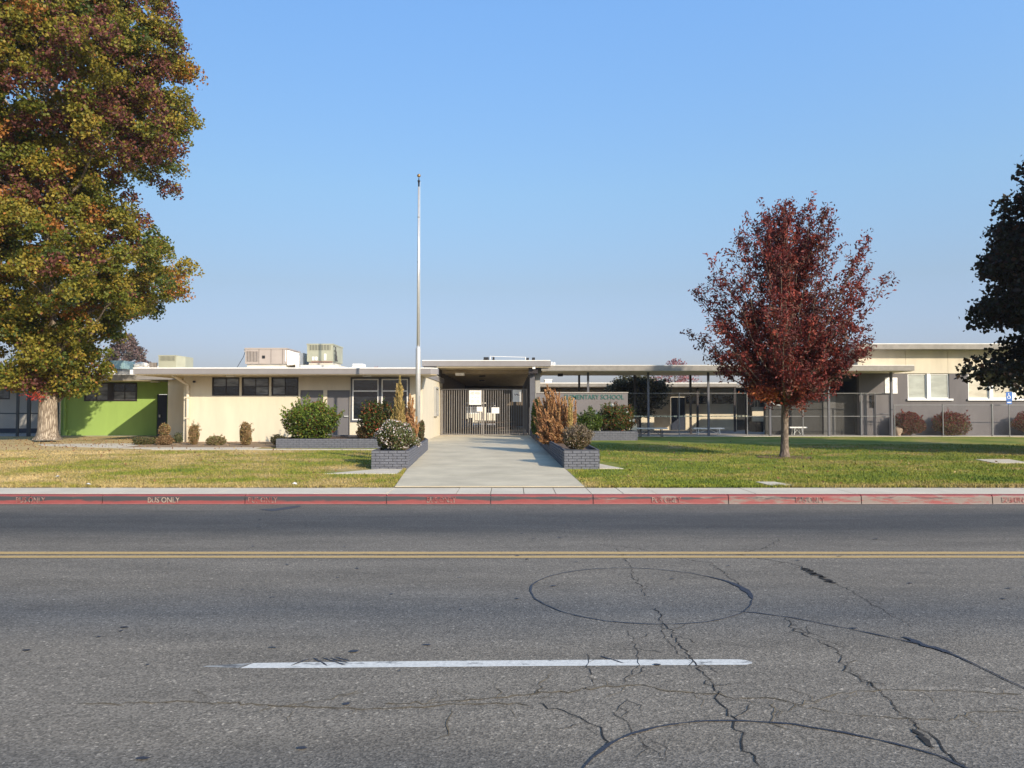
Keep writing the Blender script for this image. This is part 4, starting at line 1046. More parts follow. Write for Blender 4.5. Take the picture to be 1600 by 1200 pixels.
for i, w in enumerate(dwin):
    gset = [g_pale] if i == 0 else [g_cream]
    k = 2 if i != 1 else 3
    xs_ = [w[0]+(w[1]-w[0])*j/k for j in range(k+1)]
    for j in range(k):
        window(gb_, xs_[j]+(.0 if j == 0 else .08), xs_[j+1]-(.0 if j == k-1 else .08), w[2], w[3], YD+.05, m_white, gset, 1, 1, .055, .04)
        if j: box('window_mullion', m_white, gb_, xs_[j]-.08, xs_[j]+.08, YD-.02, YD+.12, w[2]+.001, w[3]-.001)
    box('window_sill', m_white, gb_, w[0]-.06, w[1]+.14, YD-.09, YD+.02, w[2]-.09, w[2])
window(gb_, *smw, YD+.03, m_dark, [g_dark], 1, 1, .04)
t = thing('round_seal_sign', 'white square sign with a faint round seal on the dark grey wall', 'sign', (X(1392.5,YD), YD-.02, Z(614,YD)))
sx0, sx1, sz0, sz1 = X(1383,YD), X(1402.5,YD), Z(615,YD), Z(590,YD)
box('panel', m_white, t, sx0, sx1, YD-.03, YD-.002, sz0, sz1)
sm = MB(); ccx, ccz = (sx0+sx1)/2, (sz0+sz1)/2
for rad, w_ in ((.26, .014), (.19, .010)):
    for k in range(28):
        if k % 4 == 3: continue
        q0, q1 = 2*math.pi*k/28, 2*math.pi*(k+1)/28
        sm.add([(ccx+r_*math.cos(q), YD-.032, ccz+r_*math.sin(q)) for q, r_ in ((q0,rad),(q1,rad),(q1,rad+w_),(q0,rad+w_))], [(0,1,2,3)])
sm.build('seal_rings', m_print, t)
sm = MB(); sm.box(ccx-.03, ccx+.03, YD-.034, YD-.031, ccz+.0, ccz+.10); sm.box(ccx-.02, ccx+.04, YD-.034, YD-.031, ccz-.2, ccz-.12); sm.build('seal_marks', m_black, t)
# accessible parking sign
YP = 35.8
t = thing('parking_sign', 'blue wheelchair parking sign on a thin steel post by the low fence', 'sign', (X(1577,YP), YP, .3))
MB().tube([(X(1577,YP)+.02, YP+.03, .25), (X(1577,YP), YP+.03, Z(612,YP))], .022, 8).build('post', m_galv, t)
sx, sz = X(1577,YP), Z(619,YP)
box('sign_plate', m_blue, t, sx-.14, sx+.14, YP-.01, YP, Z(626,YP), Z(612.5,YP))
box('lower_plate', m_blue, t, sx-.12, sx+.12, YP-.01, YP, Z(631.5,YP), Z(626.6,YP))
wc = MB(); yq = YP-.013
def arc(cx, cz, r_, w_, a0, a1, n=14):
    for k in range(n):
        q0, q1 = a0+(a1-a0)*k/n, a0+(a1-a0)*(k+1)/n
        wc.add([(cx+rr_*math.cos(q), yq, cz+rr_*math.sin(q)) for q, rr_ in ((q0,r_),(q1,r_),(q1,r_+w_),(q0,r_+w_))], [(0,1,2,3)])
arc(sx-.01, sz-.045, .06, .02, R(130), R(400)); arc(sx-.02, sz+.11, 0, .025, 0, 2*math.pi)
wc.box(sx-.03, sx-.008, yq-.002, yq, sz-.01, sz+.08); wc.box(sx-.008, sx+.05, yq-.002, yq, sz-.01, sz+.01); wc.box(sx+.035, sx+.055, yq-.002, yq, sz-.10, sz-.01); wc.box(sx+.055, sx+.08, yq-.002, yq, sz-.10, sz-.085); wc.box(sx-.008, sx+.04, yq-.002, yq, sz+.03, sz+.045)
wc.build('wheelchair_symbol', m_white, t)
MB().box(sx-.09, sx+.09, yq-.002, yq, Z(629.6,YP), Z(628,YP)).build('white_stripe', m_white, t)
t = thing('boulder', 'rounded tan boulder at the fence post beside the first red bush', 'rock', (X(1404,36.6), 36.8, .3))
def blob(name, mat, parent, c, r_, seed=1, amp=.15, sub=3, smooth=True):
    import bmesh
    bm = bmesh.new(); bmesh.ops.create_icosphere(bm, subdivisions=sub, radius=1)
    rg = np.random.default_rng(seed); K = rg.normal(size=(6, 3))*2; ph = rg.uniform(0, 6.28, 6)
    off = LOC[parent.name] if parent else Vector((0,0,0))
    for v in bm.verts:
        f = 1 + amp*sum(math.sin(K[i][0]*v.co.x+K[i][1]*v.co.y+K[i][2]*v.co.z+ph[i]) for i in range(6))/2.4
        v.co = Vector((v.co.x*r_[0]*f+c[0], v.co.y*r_[1]*f+c[1], v.co.z*r_[2]*f+c[2])) - off
    me = bpy.data.meshes.new(name); bm.to_mesh(me); bm.free()
    if smooth: me.polygons.foreach_set('use_smooth', [True]*len(me.polygons))
    me.materials.append(mat); o = bpy.data.objects.new(name, me); COL.objects.link(o); o.parent = parent
    LOC[o.name] = Vector(off); return o
blob('stone', M('tan_rock', (.36,.27,.19), .9, .15, 5, .4, 20), t, (X(1404,36.8), 36.9, .45), (.2,.18,.26), 4)

# ================================================================= BRICK PLANTERS
def brick_runs(parent, runs, z0, courses, hb, lb):
    """runs: (x,y) start, (x,y) end, outward normal; nearest 300 bricks as parts, the rest joined"""
    L = []
    for (a, b_, nrm) in runs:
        A, B = Vector((*a, 0)), Vector((*b_, 0)); d = (B-A); ln = d.length; d.normalize()
        for c in range(courses):
            s = -(lb+.012)/2 if c % 2 else 0.0
            while s < ln - .01:
                e = min(s+lb, ln); st = max(s, 0)
                if e-st > .03: L.append((A + d*((st+e)/2) , d, nrm, e-st, z0 + c*(hb+.010)))
                s += lb+.012
    L.sort(key=lambda q: q[0].y)
    meshes = {}
    off = LOC[parent.name]; rest = MB()
    for i, (p, d, nr, ln, z) in enumerate(L):
        key = round(ln, 2)
        ang = math.atan2(d.y, d.x)
        pr = .009 + random.uniform(-.002, .003)
        c = p + Vector((*nr, 0))*pr*.5
        if i < 295:
            if key not in meshes:
                mb = MB(); e = .004
                mb.box(-ln/2, ln/2, -.012, .012, 0, hb)
                me = bpy.data.meshes.new('brick'); me.from_pydata(mb.v, [], mb.f); me.materials.append(m_brick); meshes[key] = me
            o = bpy.data.objects.new('brick', meshes[key]); COL.objects.link(o); o.parent = parent
            o.location = Vector((c.x, c.y, z)) - off; o.rotation_euler = (0, 0, ang)
        else:
            n2 = Vector((-d.y, d.x, 0)); hv = []
            for zz2 in (z, z+hb):
                for sx, sy in ((-1,-1),(1,-1),(1,1),(-1,1)):
                    q = c + d*sx*ln/2 + n2*sy*.012; hv.append((q.x, q.y, zz2))
            rest.add(hv, [(0,3,2,1),(4,5,6,7),(0,1,5,4),(1,2,6,5),(2,3,7,6),(3,0,4,7)])
    if rest.v: rest.build('brick_courses', m_brick, parent)['kind'] = 'stuff'
hb, lb, nc = .051, .185, 7
pz = gz(17.6) - .005; ptop = pz + nc*(hb+.010)
lp = thing('brick_planter', 'grey painted brick planter left of the walk with white flowers and flagpole', 'planter', (-3, 20, gz(20)))
LPX0, LPX1 = X(581,17.6), X(637.5,17.6)
lpo = [(LPX0,17.6),(LPX1,17.6),(-2.70,24.6),(-2.9,25.75),(LPX0-.2,25.75)]
q = MB()
def wallring(mb, pts, th, z0, z1):
    c = Vector((sum(p[0] for p in pts)/len(pts), sum(p[1] for p in pts)/len(pts)))
    n_ = len(pts)
    inn = []
    for i in range(n_):
        p0, p1, p2 = Vector(pts[i-1]), Vector(pts[i]), Vector(pts[(i+1) % n_])
        d1 = (p1-p0).normalized(); d2 = (p2-p1).normalized()
        n1, n2 = Vector((-d1.y, d1.x)), Vector((-d2.y, d2.x)); b = (n1+n2)
        b = b/ max(.3, b.length_squared) * 2
        inn.append(p1 + b*th*.5*1.0 if b.length else p1)
    for i in range(n_):
        j = (i+1) % n_
        A, B, C, D_ = pts[i], pts[j], inn[j], inn[i]
        mb.add([(A[0],A[1],z0),(B[0],B[1],z0),(C[0],C[1],z0),(D_[0],D_[1],z0),(A[0],A[1],z1),(B[0],B[1],z1),(C[0],C[1],z1),(D_[0],D_[1],z1)],
               [(4,5,6,7),(0,1,5,4),(2,3,7,6)])
    return inn
inn = wallring(q, lpo, .10, .1, ptop)
q.build('planter_wall', m_mortar, lp)
MB().add([(x, y, ptop-.06) for x, y in inn], [tuple(range(len(inn)))]).build('soil', m_soil, lp)
brick_runs(lp, [((LPX0,17.6),(LPX1,17.6),(0,-1)), ((LPX1,17.6),(-2.70,24.6),(1,0)), ((-2.70,24.6),(-2.9,25.75),(1,.1))], pz, nc, hb, lb)
lw = thing('brick_planter', 'long low grey brick planter in front of the grey doors', 'planter', (-5.8, 27, gz(26)))
z5 = gz(25.8)-.01; t5 = z5 + 5*(hb+.014)
q = MB(); lwp = [(X(432,25.8),25.8),(LPX0-.22,25.8),(LPX0-.22,29.6),(X(432,25.8),29.6)]
inn = wallring(q, lwp, .10, .1, t5); q.build('planter_wall', m_mortar, lw)
MB().add([(x, y, t5-.05) for x, y in inn], [tuple(range(4))]).build('soil', m_soil, lw)
brick_runs(lw, [((X(432,25.8),25.8),(LPX0-.22,25.8),(0,-1))], z5, 5, hb+.004, lb)
rp = thing('brick_planter', 'grey brick planter right of the walk with dry orange grass and brown bush', 'planter', (1.6, 22, gz(22)))
RX0, RX1 = X(881.5,17.6), X(936.5,17.6)
q = MB(); rpo = [(RX0,17.6),(RX1,17.6),(RX1+.1,31.5),(.93,31.5)]
inn = wallring(q, rpo, .10, .1, ptop+.02); q.build('planter_wall', m_mortar, rp)
MB().add([(x, y, ptop-.05) for x, y in inn], [tuple(range(4))]).build('soil', m_soil, rp)
brick_runs(rp, [((RX0,17.6),(RX1,17.6),(0,-1)), ((.93,31.5),(RX0,17.6),(-1,0))], pz, nc, hb, lb)
rw = thing('brick_planter', 'low grey brick planter under the school name wall', 'planter', (3.5, 32, gz(31)))
z6 = gz(31.6)-.01
q = MB(); rwp = [(RX1+.12,31.6),(X(996,31.6),31.6),(X(996,31.6),33.15),(RX1+.12,33.15)]
inn = wallring(q, rwp, .10, .1, z6+.40); q.build('planter_wall', m_mortar, rw)
MB().add([(x, y, z6+.34) for x, y in inn], [tuple(range(4))]).build('soil', m_soil, rw)
brick_runs(rw, [((RX1+.12,31.6),(X(996,31.6),31.6),(0,-1))], z6, 5, .066, .2)
# narrow bed from walk to the column
rb = thing('brick_planter', 'short grey brick planter wall beside the canopy column', 'planter', (1.2, 33, gz(33)))
q = MB(); rbp = [(.93,31.62),(RX1+.0,31.62),(RX1+.0,34.9),(.88,34.9)]
inn = wallring(q, rbp, .10, .1, ptop+.10); q.build('planter_wall', m_mortar, rb)
MB().add([(x, y, ptop) for x, y in inn], [tuple(range(4))]).build('soil', m_soil, rb)

# ================================================================= FLAGPOLE
FY = 25.3
fx = X(653,FY)
fp = thing('flagpole', 'tall bare silver flagpole with gold ball rising from the left planter', 'flagpole', (fx, FY, ptop-.06))
ztop = Z(278, FY)
m_pole = M('brushed_pole_metal', (.62,.61,.58), .35, .06, 9, metal=.45)
MB().tube([(fx,FY,ptop-.1),(fx,FY,Z(545,FY)),(fx,FY,Z(541,FY))], [.084,.08,.058], 16).build('lower_sleeve', m_pole, fp, True)
MB().tube([(fx,FY,Z(541,FY)),(fx,FY,Z(292,FY))], [.052,.03], 12).build('pole', m_pole, fp, True)
MB().tube([(fx,FY,Z(292,FY)),(fx,FY,Z(288,FY)),(fx,FY,Z(284,FY)),(fx,FY,Z(283,FY)),(fx,FY,Z(281,FY)),(fx,FY,Z(278,FY))], [.02,.028,.03,.055,.02,.012], 10).build('truck', m_black, fp, True)
blob('ball', M('aged_gold', (.34,.22,.10), .35, .1, 8, metal=.6), fp, (fx, FY, Z(274.5,FY)), (.06,.06,.06), 2, 0, 3)
MB().tube([(fx+.055,FY-.05,1.1),(fx+.06,FY-.06,2.0)], .006, 5).build('cleat', m_galv, fp)
MB().tube([(fx+.05,FY-.03,Z(284,FY)),(fx+.075,FY-.05,1.3)], .003, 4).build('halyard', m_white, fp)
for z_ in (Z(340,FY), Z(410,FY), Z(470,FY)): MB().tube([(fx,FY,z_),(fx,FY,z_+.02)], .042, 10).build('joint_ring', m_galv, fp)

# ================================================================= PLANTS
LM = leaf_mat('leaf')
LMd = leaf_mat('dry_leaf', .8, .15)
GRN = [(.075,.125,.018,4),(.12,.17,.024,4),(.19,.22,.03,2),(.17,.05,.02,1),(.03,.055,.012,2)]
GRNR = [(.06,.10,.018,4),(.10,.14,.03,3),(.26,.07,.025,2),(.16,.09,.03,2),(.03,.05,.01,2)]
BRN = [(.24,.15,.06,4),(.33,.20,.09,3),(.14,.09,.035,2),(.16,.17,.05,2)]
REDB = [(.21,.03,.028,4),(.14,.035,.025,3),(.26,.055,.035,2)]
def shell_pts(rng, N, c, r_, lump=.22, inner=.55, flat=0., K=6):
    d = unit(rng.normal(size=(N,3)))
    rad = rng.uniform(inner**3, 1, N)**(1/3.)
    kk = rng.normal(size=(K,3))*3.0; ph = rng.uniform(0, 6.28, K)
    f = 1 + lump*np.sin(d@kk.T + ph).sum(1)/K*1.6
    p = d*rad[:,None]*f[:,None]
    if flat: p[:,2] = np.maximum(p[:,2], -flat)
    return p*np.array(r_) + np.array(c)
def bush(label, px0, px1, py0, py1, Y, n, ls, pal, cat='bush', ry=None, mat=None, core=(.05,.05,.02), flowers=None, seed=0, name='bush', lump=.22, stems=True, sprigs=0, topc=None, group=None):
    x0, x1, z0, z1 = X(px0,Y), X(px1,Y), Z(py1,Y), Z(py0,Y)
    rx, rz_ = (x1-x0)/2, (z1-z0)/2; c = ((x0+x1)/2, Y, (z0+z1)/2)
    ry = ry or rx*.8
    rng = np.random.default_rng(seed+int(px0))
    t = thing(name, label, cat, (c[0], c[1], z0), group)
    P = shell_pts(rng, n, c, (rx*.98, ry, rz_*.98), lump, .6, .85)
    cols = pick(pal, n, rng)
    if topc is not None:
        f = np.clip((P[:,2]-c[2])/rz_*.8+.25, 0, 1); sel = rng.uniform(size=n) < f*.75
        cols[sel] = pick(topc, sel.sum(), rng)
    leaves('foliage', P, ls, cols, mat or LM, t, rng)
    if sprigs:
        Q = []
        for k in range(sprigs):
            d = unit(rng.normal(size=(1,3)))[0]; d[2] = abs(d[2])*.9+.1; d /= np.linalg.norm(d)
            L_ = rng.uniform(.08, .25)*max(rx, rz_)
            b0 = np.array(c) + d*np.array((rx, ry, rz_))*.9
            s = rng.uniform(0, 1, 26)
            Q.append(b0 + (d+np.array((0,0,.5)))*s[:,None]*L_*1.3 + rng.normal(size=(26,3))*.02)
        Q = np.concatenate(Q); leaves('shoots', Q, ls*.9, pick(topc or pal, len(Q), rng), mat or LM, t, rng)
    cm = M('twig_mass_%d' % int(sum(core)*1000), core, .95, .3, 12, .5, 30)
    blob('twig_core', cm, t, c, (rx*.66, ry*.66, rz_*.70), seed+3, .18, 3)
    if stems:
        s_ = MB()
        for k in range(6):
            s_.tube([(c[0]+rng.uniform(-.25,.25)*rx, Y+rng.uniform(-.2,.2)*ry, z0-.06), (c[0]+rng.uniform(-.6,.6)*rx, Y+rng.uniform(-.3,.3)*ry, c[2]-rz_*.3)], .02, 5)
        s_.build('stems', M('twig_bark', (.13,.09,.055), .9, .2, 12), t)
    if flowers:
        nf, fs, fc = flowers
        Pf = shell_pts(rng, nf, c, (rx*1.02, ry*1.02, rz_*1.02), lump, .93, .7)
        leaves('flowers', Pf, fs, pick(fc, nf, rng, .08), LM, t, rng, aspect=1.0, fold=.02)
    return t
WF = [(.72,.68,.64,3),(.55,.36,.33,1.3)]
bush('rounded bush covered in white and pink daisies on the left planter', 588, 648, 657, 706, 18.7, 6500, .045, [(.08,.11,.03,3),(.14,.16,.05,2),(.20,.14,.07,2)], cat='flowering bush', ry=.42, flowers=(1000, .034, WF), seed=1, name='daisy_bush')
bush('big rounded green bush in the low planter before the grey doors', 444, 530, 629, 688, 27.3, 9000, .075, GRN, seed=2, sprigs=60, ry=.85, topc=[(.17,.24,.03,3),(.10,.15,.02,2),(.24,.12,.04,1)])
bush('green rose bush with orange blooms under the white framed window', 562, 620, 630, 686, 27.2, 6000, .07, GRNR, seed=3, sprigs=60, ry=.6, flowers=(26, .10, [(.62,.22,.10,2),(.60,.12,.10,1)]))
bush('small reddish round bush under the large window', 558, 580, 664, 690, 27.0, 1800, .05, [(.14,.06,.03,2),(.10,.09,.03,2),(.07,.06,.03,1)], seed=4, ry=.3)
bush('small brown green bush right of the flagpole base', 653, 664, 655, 690, 23.6, 1500, .045, [(.13,.10,.04,2),(.18,.11,.06,2),(.08,.10,.03,2)], seed=5, ry=.25)
bush('low white flowered ground plant at the flagpole foot', 636, 658, 683, 700, 20.3, 900, .04, [(.10,.13,.04,2),(.18,.16,.08,2)], flowers=(160,.035,WF), seed=6, ry=.3, name='flower_clump')
bush('tall brown clipped shrub nearest the downspout', 295.5, 311.5, 662, 697, 27.6, 2200, .045, BRN, seed=7, ry=.2, lump=.22, sprigs=10, mat=LMd, core=(.16,.10,.05), name='clipped_shrub')
bush('low rounded brown shrub between the two tall brown shrubs', 324, 353, 681, 697, 27.4, 2000, .045, [(.20,.14,.06,3),(.14,.15,.05,3),(.28,.19,.1,2)], seed=8, ry=.3, lump=.22, sprigs=10, mat=LMd, core=(.13,.09,.04), name='clipped_shrub')
bush('tall brown flat topped shrub under the middle dark window', 374, 394.5, 661, 697, 27.4, 2800, .045, BRN, seed=9, ry=.22, lump=.22, sprigs=10, mat=LMd, core=(.16,.10,.05), name='clipped_shrub')
bush('low dark shrub at the left end of the low planter', 424, 450, 679, 696, 26.6, 1500, .045, [(.07,.06,.03,2),(.12,.09,.04,2),(.05,.06,.02,2)], seed=10, ry=.3, name='clipped_shrub')
bush('upper brown shrub by the navy door of the green wing', 249, 266, 660, 684, 28.6, 1600, .05, BRN, seed=11, ry=.25, mat=LMd, core=(.14,.09,.05), name='clipped_shrub')
bush('reddish brown mounded shrub left of the downspout', 247, 271, 680, 697, 27.6, 1700, .05, [(.20,.11,.05,3),(.14,.10,.04,2),(.25,.16,.08,2)], seed=12, ry=.35, mat=LMd, core=(.12,.07,.04), name='clipped_shrub')
bush('low sprawling shrub in front of the green wall shadow', 207, 246, 682, 696, 28.0, 2200, .05, [(.12,.12,.04,3),(.20,.13,.06,2),(.08,.09,.03,2)], seed=13, ry=.4, core=(.08,.07,.03), name='clipped_shrub')
bush('thin weedy plant in the shade left of the downspout', 271, 286, 674, 694, 29.0, 260, .05, [(.07,.10,.03,2),(.12,.10,.04,1)], seed=14, ry=.25, stems=True, name='weed')
bush('tall green bush between the canopy column and dry grass', 829, 852, 622, 684, 29.5, 3600, .07, GRN, seed=15, ry=.35)
bush('green bush topped with white roses below the lettering', 899, 944, 641, 679, 31.9, 4200, .07, [(.08,.13,.02,3),(.13,.18,.03,2),(.05,.08,.015,2)], seed=16, ry=.5, sprigs=30, flowers=(34, .12, [(.80,.78,.62,1)]), name='rose_bush')
bush('broad red tipped green bush at the right end of the name wall', 934, 993, 634, 678, 32.2, 6000, .07, GRNR, seed=17, ry=.6, sprigs=50, flowers=(14, .13, [(.80,.78,.65,1)]))
bush('brown seedy bush on the front corner of the right planter', 881, 925, 668, 705, 18.6, 4200, .042, [(.15,.11,.05,3),(.09,.09,.03,3),(.22,.15,.09,2)], seed=18, ry=.33, sprigs=70, topc=[(.28,.22,.16,2),(.15,.12,.07,2)], flowers=(160,.025,[(.5,.44,.36,1)]), name='seedy_bush')
bush('small dark leafy plant behind the seedy bush', 898, 945, 655, 683, 22, 900, .045, [(.10,.08,.04,2),(.14,.11,.06,1)], seed=19, ry=.4, stems=False, core=(.07,.05,.03)) if False else None
bush('first rounded red bush right of the walkway canopy', 1397, 1446, 641, 682, 37.0, 5200, .07, [(.09,.085,.03,2),(.18,.05,.03,4),(.13,.08,.03,2)], seed=20, core=(.07,.025,.015), ry=.42, topc=REDB, sprigs=8, group='red bushes along the dark grey wall')
bush('second red bush, right of the fence post under the wide window', 1457, 1515, 643, 682, 37.0, 6000, .07, [(.09,.09,.03,2),(.17,.05,.03,4),(.18,.15,.04,2)], seed=21, core=(.07,.025,.015), ry=.42, topc=REDB, sprigs=8, group='red bushes along the dark grey wall')
bush('red bush at the right picture edge behind the parking sign', 1581, 1650, 642, 682, 37.0, 6000, .07, [(.09,.085,.03,2),(.18,.05,.03,4),(.12,.08,.03,2)], seed=22, core=(.07,.025,.015), ry=.42, topc=REDB, group='red bushes along the dark grey wall')

def plume_plant(name, label, base, tips, r0, pal, n_leaf, ls, seed, cat='ornamental grass', spread=.25):
    """feathery upright plumes; tips are (x,y,z) ends of each plume's spine"""
    rng = np.random.default_rng(seed)
    t = thing(name, label, cat, base)
    PP, AX, CC = [], [], []
    st = MB()
    for tp in tips:
        tp = np.array(tp); b0 = np.array(base) + np.array((rng.uniform(-1,1)*spread, rng.uniform(-1,1)*spread*.6, 0))
        b0 = b0 + (tp-np.array(base))*np.array((.25,.25,0))
        mid = (b0+tp)/2 + np.array((rng.uniform(-.05,.05), 0, -.03))
        st.tube([tuple(b0), tuple(mid), tuple(tp)], [.012,.009,.004], 5)
        L_ = np.linalg.norm(tp-b0); n = int(n_leaf*L_)
        s = rng.beta(1.15, 1.0, n)*.98+.02
        c = (1-s)[:,None]**2*b0 + 2*((1-s)*s)[:,None]*mid + (s**2)[:,None]*tp
        w = r0*np.minimum(1, s*6)*(1-s**1.6)**.8 + .012
        d = (tp-b0)/L_
        o = rng.normal(size=(n,3)); o -= (o@d)[:,None]*d; o = unit(o)*np.sqrt(rng.uniform(.05,1,n))[:,None]
        PP.append(c + o*w[:,None]); AX.append(unit(d[None]*1.0 + o*.6 + np.array([[-.12,0,.1]])))
        base_c = pick(pal, 1, rng)[0]
        CC.append(pick(pal, n, rng, .2)*.5 + base_c[None]*.5)
    P = np.concatenate(PP); A = np.concatenate(AX); C = np.concatenate(CC)
    leaves('plumes', P, ls, C, LMd, t, rng, aspect=.22, axis=A, axw=.72, fold=.03)
    st.build('stems', M('dry_stem', (.28,.17,.08), .9, .2, 9), t)
    return t
YEL = [(.46,.33,.13,3),(.38,.28,.10,2),(.30,.24,.08,2)]
ORG = [(.44,.235,.10,4),(.36,.175,.08,3),(.52,.34,.15,3),(.27,.13,.07,2)]
# pale yellow spire
Yp = 20.0
tips = [(X(624.5,Yp)+.0, Yp, Z(588,Yp))]
for px, py, dy in ((621,600,0),(628,604,.05),(617,622,.03),(631,628,-.04),(623,612,-.06),(626,620,-.08),(620,634,-.08),(629,640,-.08),(615,640,.0),(632,650,0),(624,645,-.1),(612,652,-.05)):
    tips.append((X(px,Yp), Yp+dy, Z(py,Yp)))
plume_plant('dry_grass_spire', 'narrow pale yellow dry spire of grass behind the daisy bush', (X(623,Yp), Yp, ptop-.06), tips, .055, YEL, 420, .10, 31, spread=.10)
Yp = 20.9
tips = [(X(px,Yp), Yp+dy, Z(py,Yp)) for px, py, dy in ((641,616,0),(645,622,.05),(638,630,0),(634,636,.1),(648,640,0),(651,652,.05),(643,634,-.1),(636,645,-.1),(647,655,-.1),(654,662,0),(632,650,0),(640,652,-.15),(650,668,-.15),(643,660,-.15))]
plume_plant('dry_orange_grass', 'orange brown feathery dry grass beside the flagpole', (X(643,Yp), Yp, ptop-.06), tips, .05, ORG, 380, .10, 32, spread=.14)
Yp = 23.0
rg = np.random.default_rng(5)
tt = [(856,601,0),(864,612,0),(861,606,.2),(843,621,.1),(846,632,0),(850,622,.2),(876,613,.2),(878,622,0),(872,622,.1),(891,621,.3),(893,630,.2),(888,640,.2),(843,645,0),(846,655,-.2),(852,640,-.2),(858,628,-.2),(866,630,-.2),(870,640,-.3),(880,636,-.2),(884,648,-.2),(895,645,.1),(900,655,0),(905,667,0),(848,664,-.3),(856,655,-.4),(864,650,-.4),(874,655,-.4),(886,660,-.3),(897,668,-.2),(860,668,-.5),(870,670,-.5),(882,672,-.5),(852,672,-.3),(893,640,.3),(868,618,.3),(853,612,.3),(840,637,.2),(845,670,-.2),(866,662,-.3),(877,664,-.4)]
tips = [(X(px,Yp)-.02, Yp+dy, Z(py,Yp)) for px, py, dy in tt]
for px, py, dy in list(tt)*5:
    tips.append((X(px+rg.uniform(-9,9),Yp), Yp+dy+rg.uniform(-.3,.3), Z(py+rg.uniform(1,26),Yp)))
plume_plant('dry_orange_grass', 'large spray of orange brown feathery grass on the right planter', (X(878,Yp), Yp, ptop-.08), tips, .034, ORG, 200, .105, 33, spread=.34)
plume_plant('dry_grass_spire', 'single pale yellow plume right of the orange spray before the lettering', (X(892,22.6), 22.6, ptop-.08), [(X(891,22.6), 22.6, Z(620,22.6)), (X(893,22.6), 22.65, Z(632,22.6)), (X(889,22.6), 22.6, Z(640,22.6))], .05, YEL, 420, .10, 34, spread=.06)

# ---- trees
def bark_mat(name, c1, c2, sc=(15,15,2.4), strength=1.0):
    m = bpy.data.materials.new(name); m.use_nodes = True; n = m.node_tree.nodes; l = m.node_tree.links
    b = n['Principled BSDF']; b.inputs['Roughness'].default_value = .95; b.inputs['Specular IOR Level'].default_value = .15
    g = n.new('ShaderNodeNewGeometry'); mp = n.new('ShaderNodeMapping'); mp.inputs['Scale'].default_value = sc
    l.new(g.outputs['Position'], mp.inputs[0])
    no = n.new('ShaderNodeTexNoise'); no.inputs['Scale'].default_value = 1.2; no.inputs['Detail'].default_value = 3
    l.new(mp.outputs[0], no.inputs['Vector'])
    ad = n.new('ShaderNodeVectorMath'); ad.operation = 'MULTIPLY_ADD'; ad.inputs[1].default_value = (1.2,1.2,1.2)
    l.new(no.outputs['Color'], ad.inputs[0]); l.new(mp.outputs[0], ad.inputs[2])
    v = n.new('ShaderNodeTexVoronoi'); v.feature = 'DISTANCE_TO_EDGE'; v.inputs['Scale'].default_value = 1.0
    l.new(ad.outputs[0], v.inputs['Vector'])
    cr = n.new('ShaderNodeValToRGB'); cr.color_ramp.elements[0].position = .0; cr.color_ramp.elements[1].position = .30
    cr.color_ramp.elements[0].color = rgb(c1); cr.color_ramp.elements[1].color = rgb(c2)
    l.new(v.outputs['Distance'], cr.inputs[0]); l.new(cr.outputs[0], b.inputs['Base Color'])
    bp = n.new('ShaderNodeBump'); bp.inputs['Strength'].default_value = strength; bp.inputs['Distance'].default_value = .04
    l.new(v.outputs['Distance'], bp.inputs['Height']); l.new(bp.outputs[0], b.inputs['Normal'])
    return m
m_bark = bark_mat('furrowed_bark', (.14,.105,.075), (.43,.365,.28))
m_bark2 = bark_mat('smooth_grey_bark', (.11,.085,.065), (.24,.19,.145), (12,12,5), .4)
def trunk_mesh(parent, c, zs, rs, mat, seg=24, flare=None, seed=0, name='trunk', lean=(0,0)):
    rng = np.random.default_rng(seed); vs = []; fs = []
    ph = rng.uniform(0, 6.28, 5)
    for i, (z, r_) in enumerate(zip(zs, rs)):
        for k in range(seg):
            q = 2*math.pi*k/seg
            f = 1 + .04*math.sin(3*q+ph[0]+z*.6) + .03*math.sin(5*q+ph[1]-z*.4)
            if flare: f += flare*max(0, 1-(z-zs[0])/.55)**2*(.8+.5*math.sin(5*q+ph[2])+.3*math.sin(8*q+ph[3]))
            hgt = (z-zs[0])
            vs.append((c[0]+lean[0]*hgt+r_*f*math.cos(q), c[1]+lean[1]*hgt+r_*f*math.sin(q), z))
    for i in range(len(zs)-1):
        for k in range(seg):
            k2 = (k+1) % seg; fs.append((i*seg+k, i*seg+k2, (i+1)*seg+k2, (i+1)*seg+k))
    return MB().add(vs, fs).build(name, mat, parent, True)
def limb_to(mb, a, b_, r0, r1, rng, n=5, sag=.1):
    a, b_ = np.array(a, float), np.array(b_, float); P = []
    L_ = np.linalg.norm(b_-a)
    for i in range(n+1):
        s = i/n; p = a*(1-s)+b_*s + rng.normal(size=3)*.03*L_*math.sin(math.pi*s); p[2] += sag*L_*math.sin(math.pi*s)*.6
        P.append(tuple(p))
    mb.tube(P, [r0+(r1-r0)*i/n for i in range(n+1)], 6, caps=False); return P

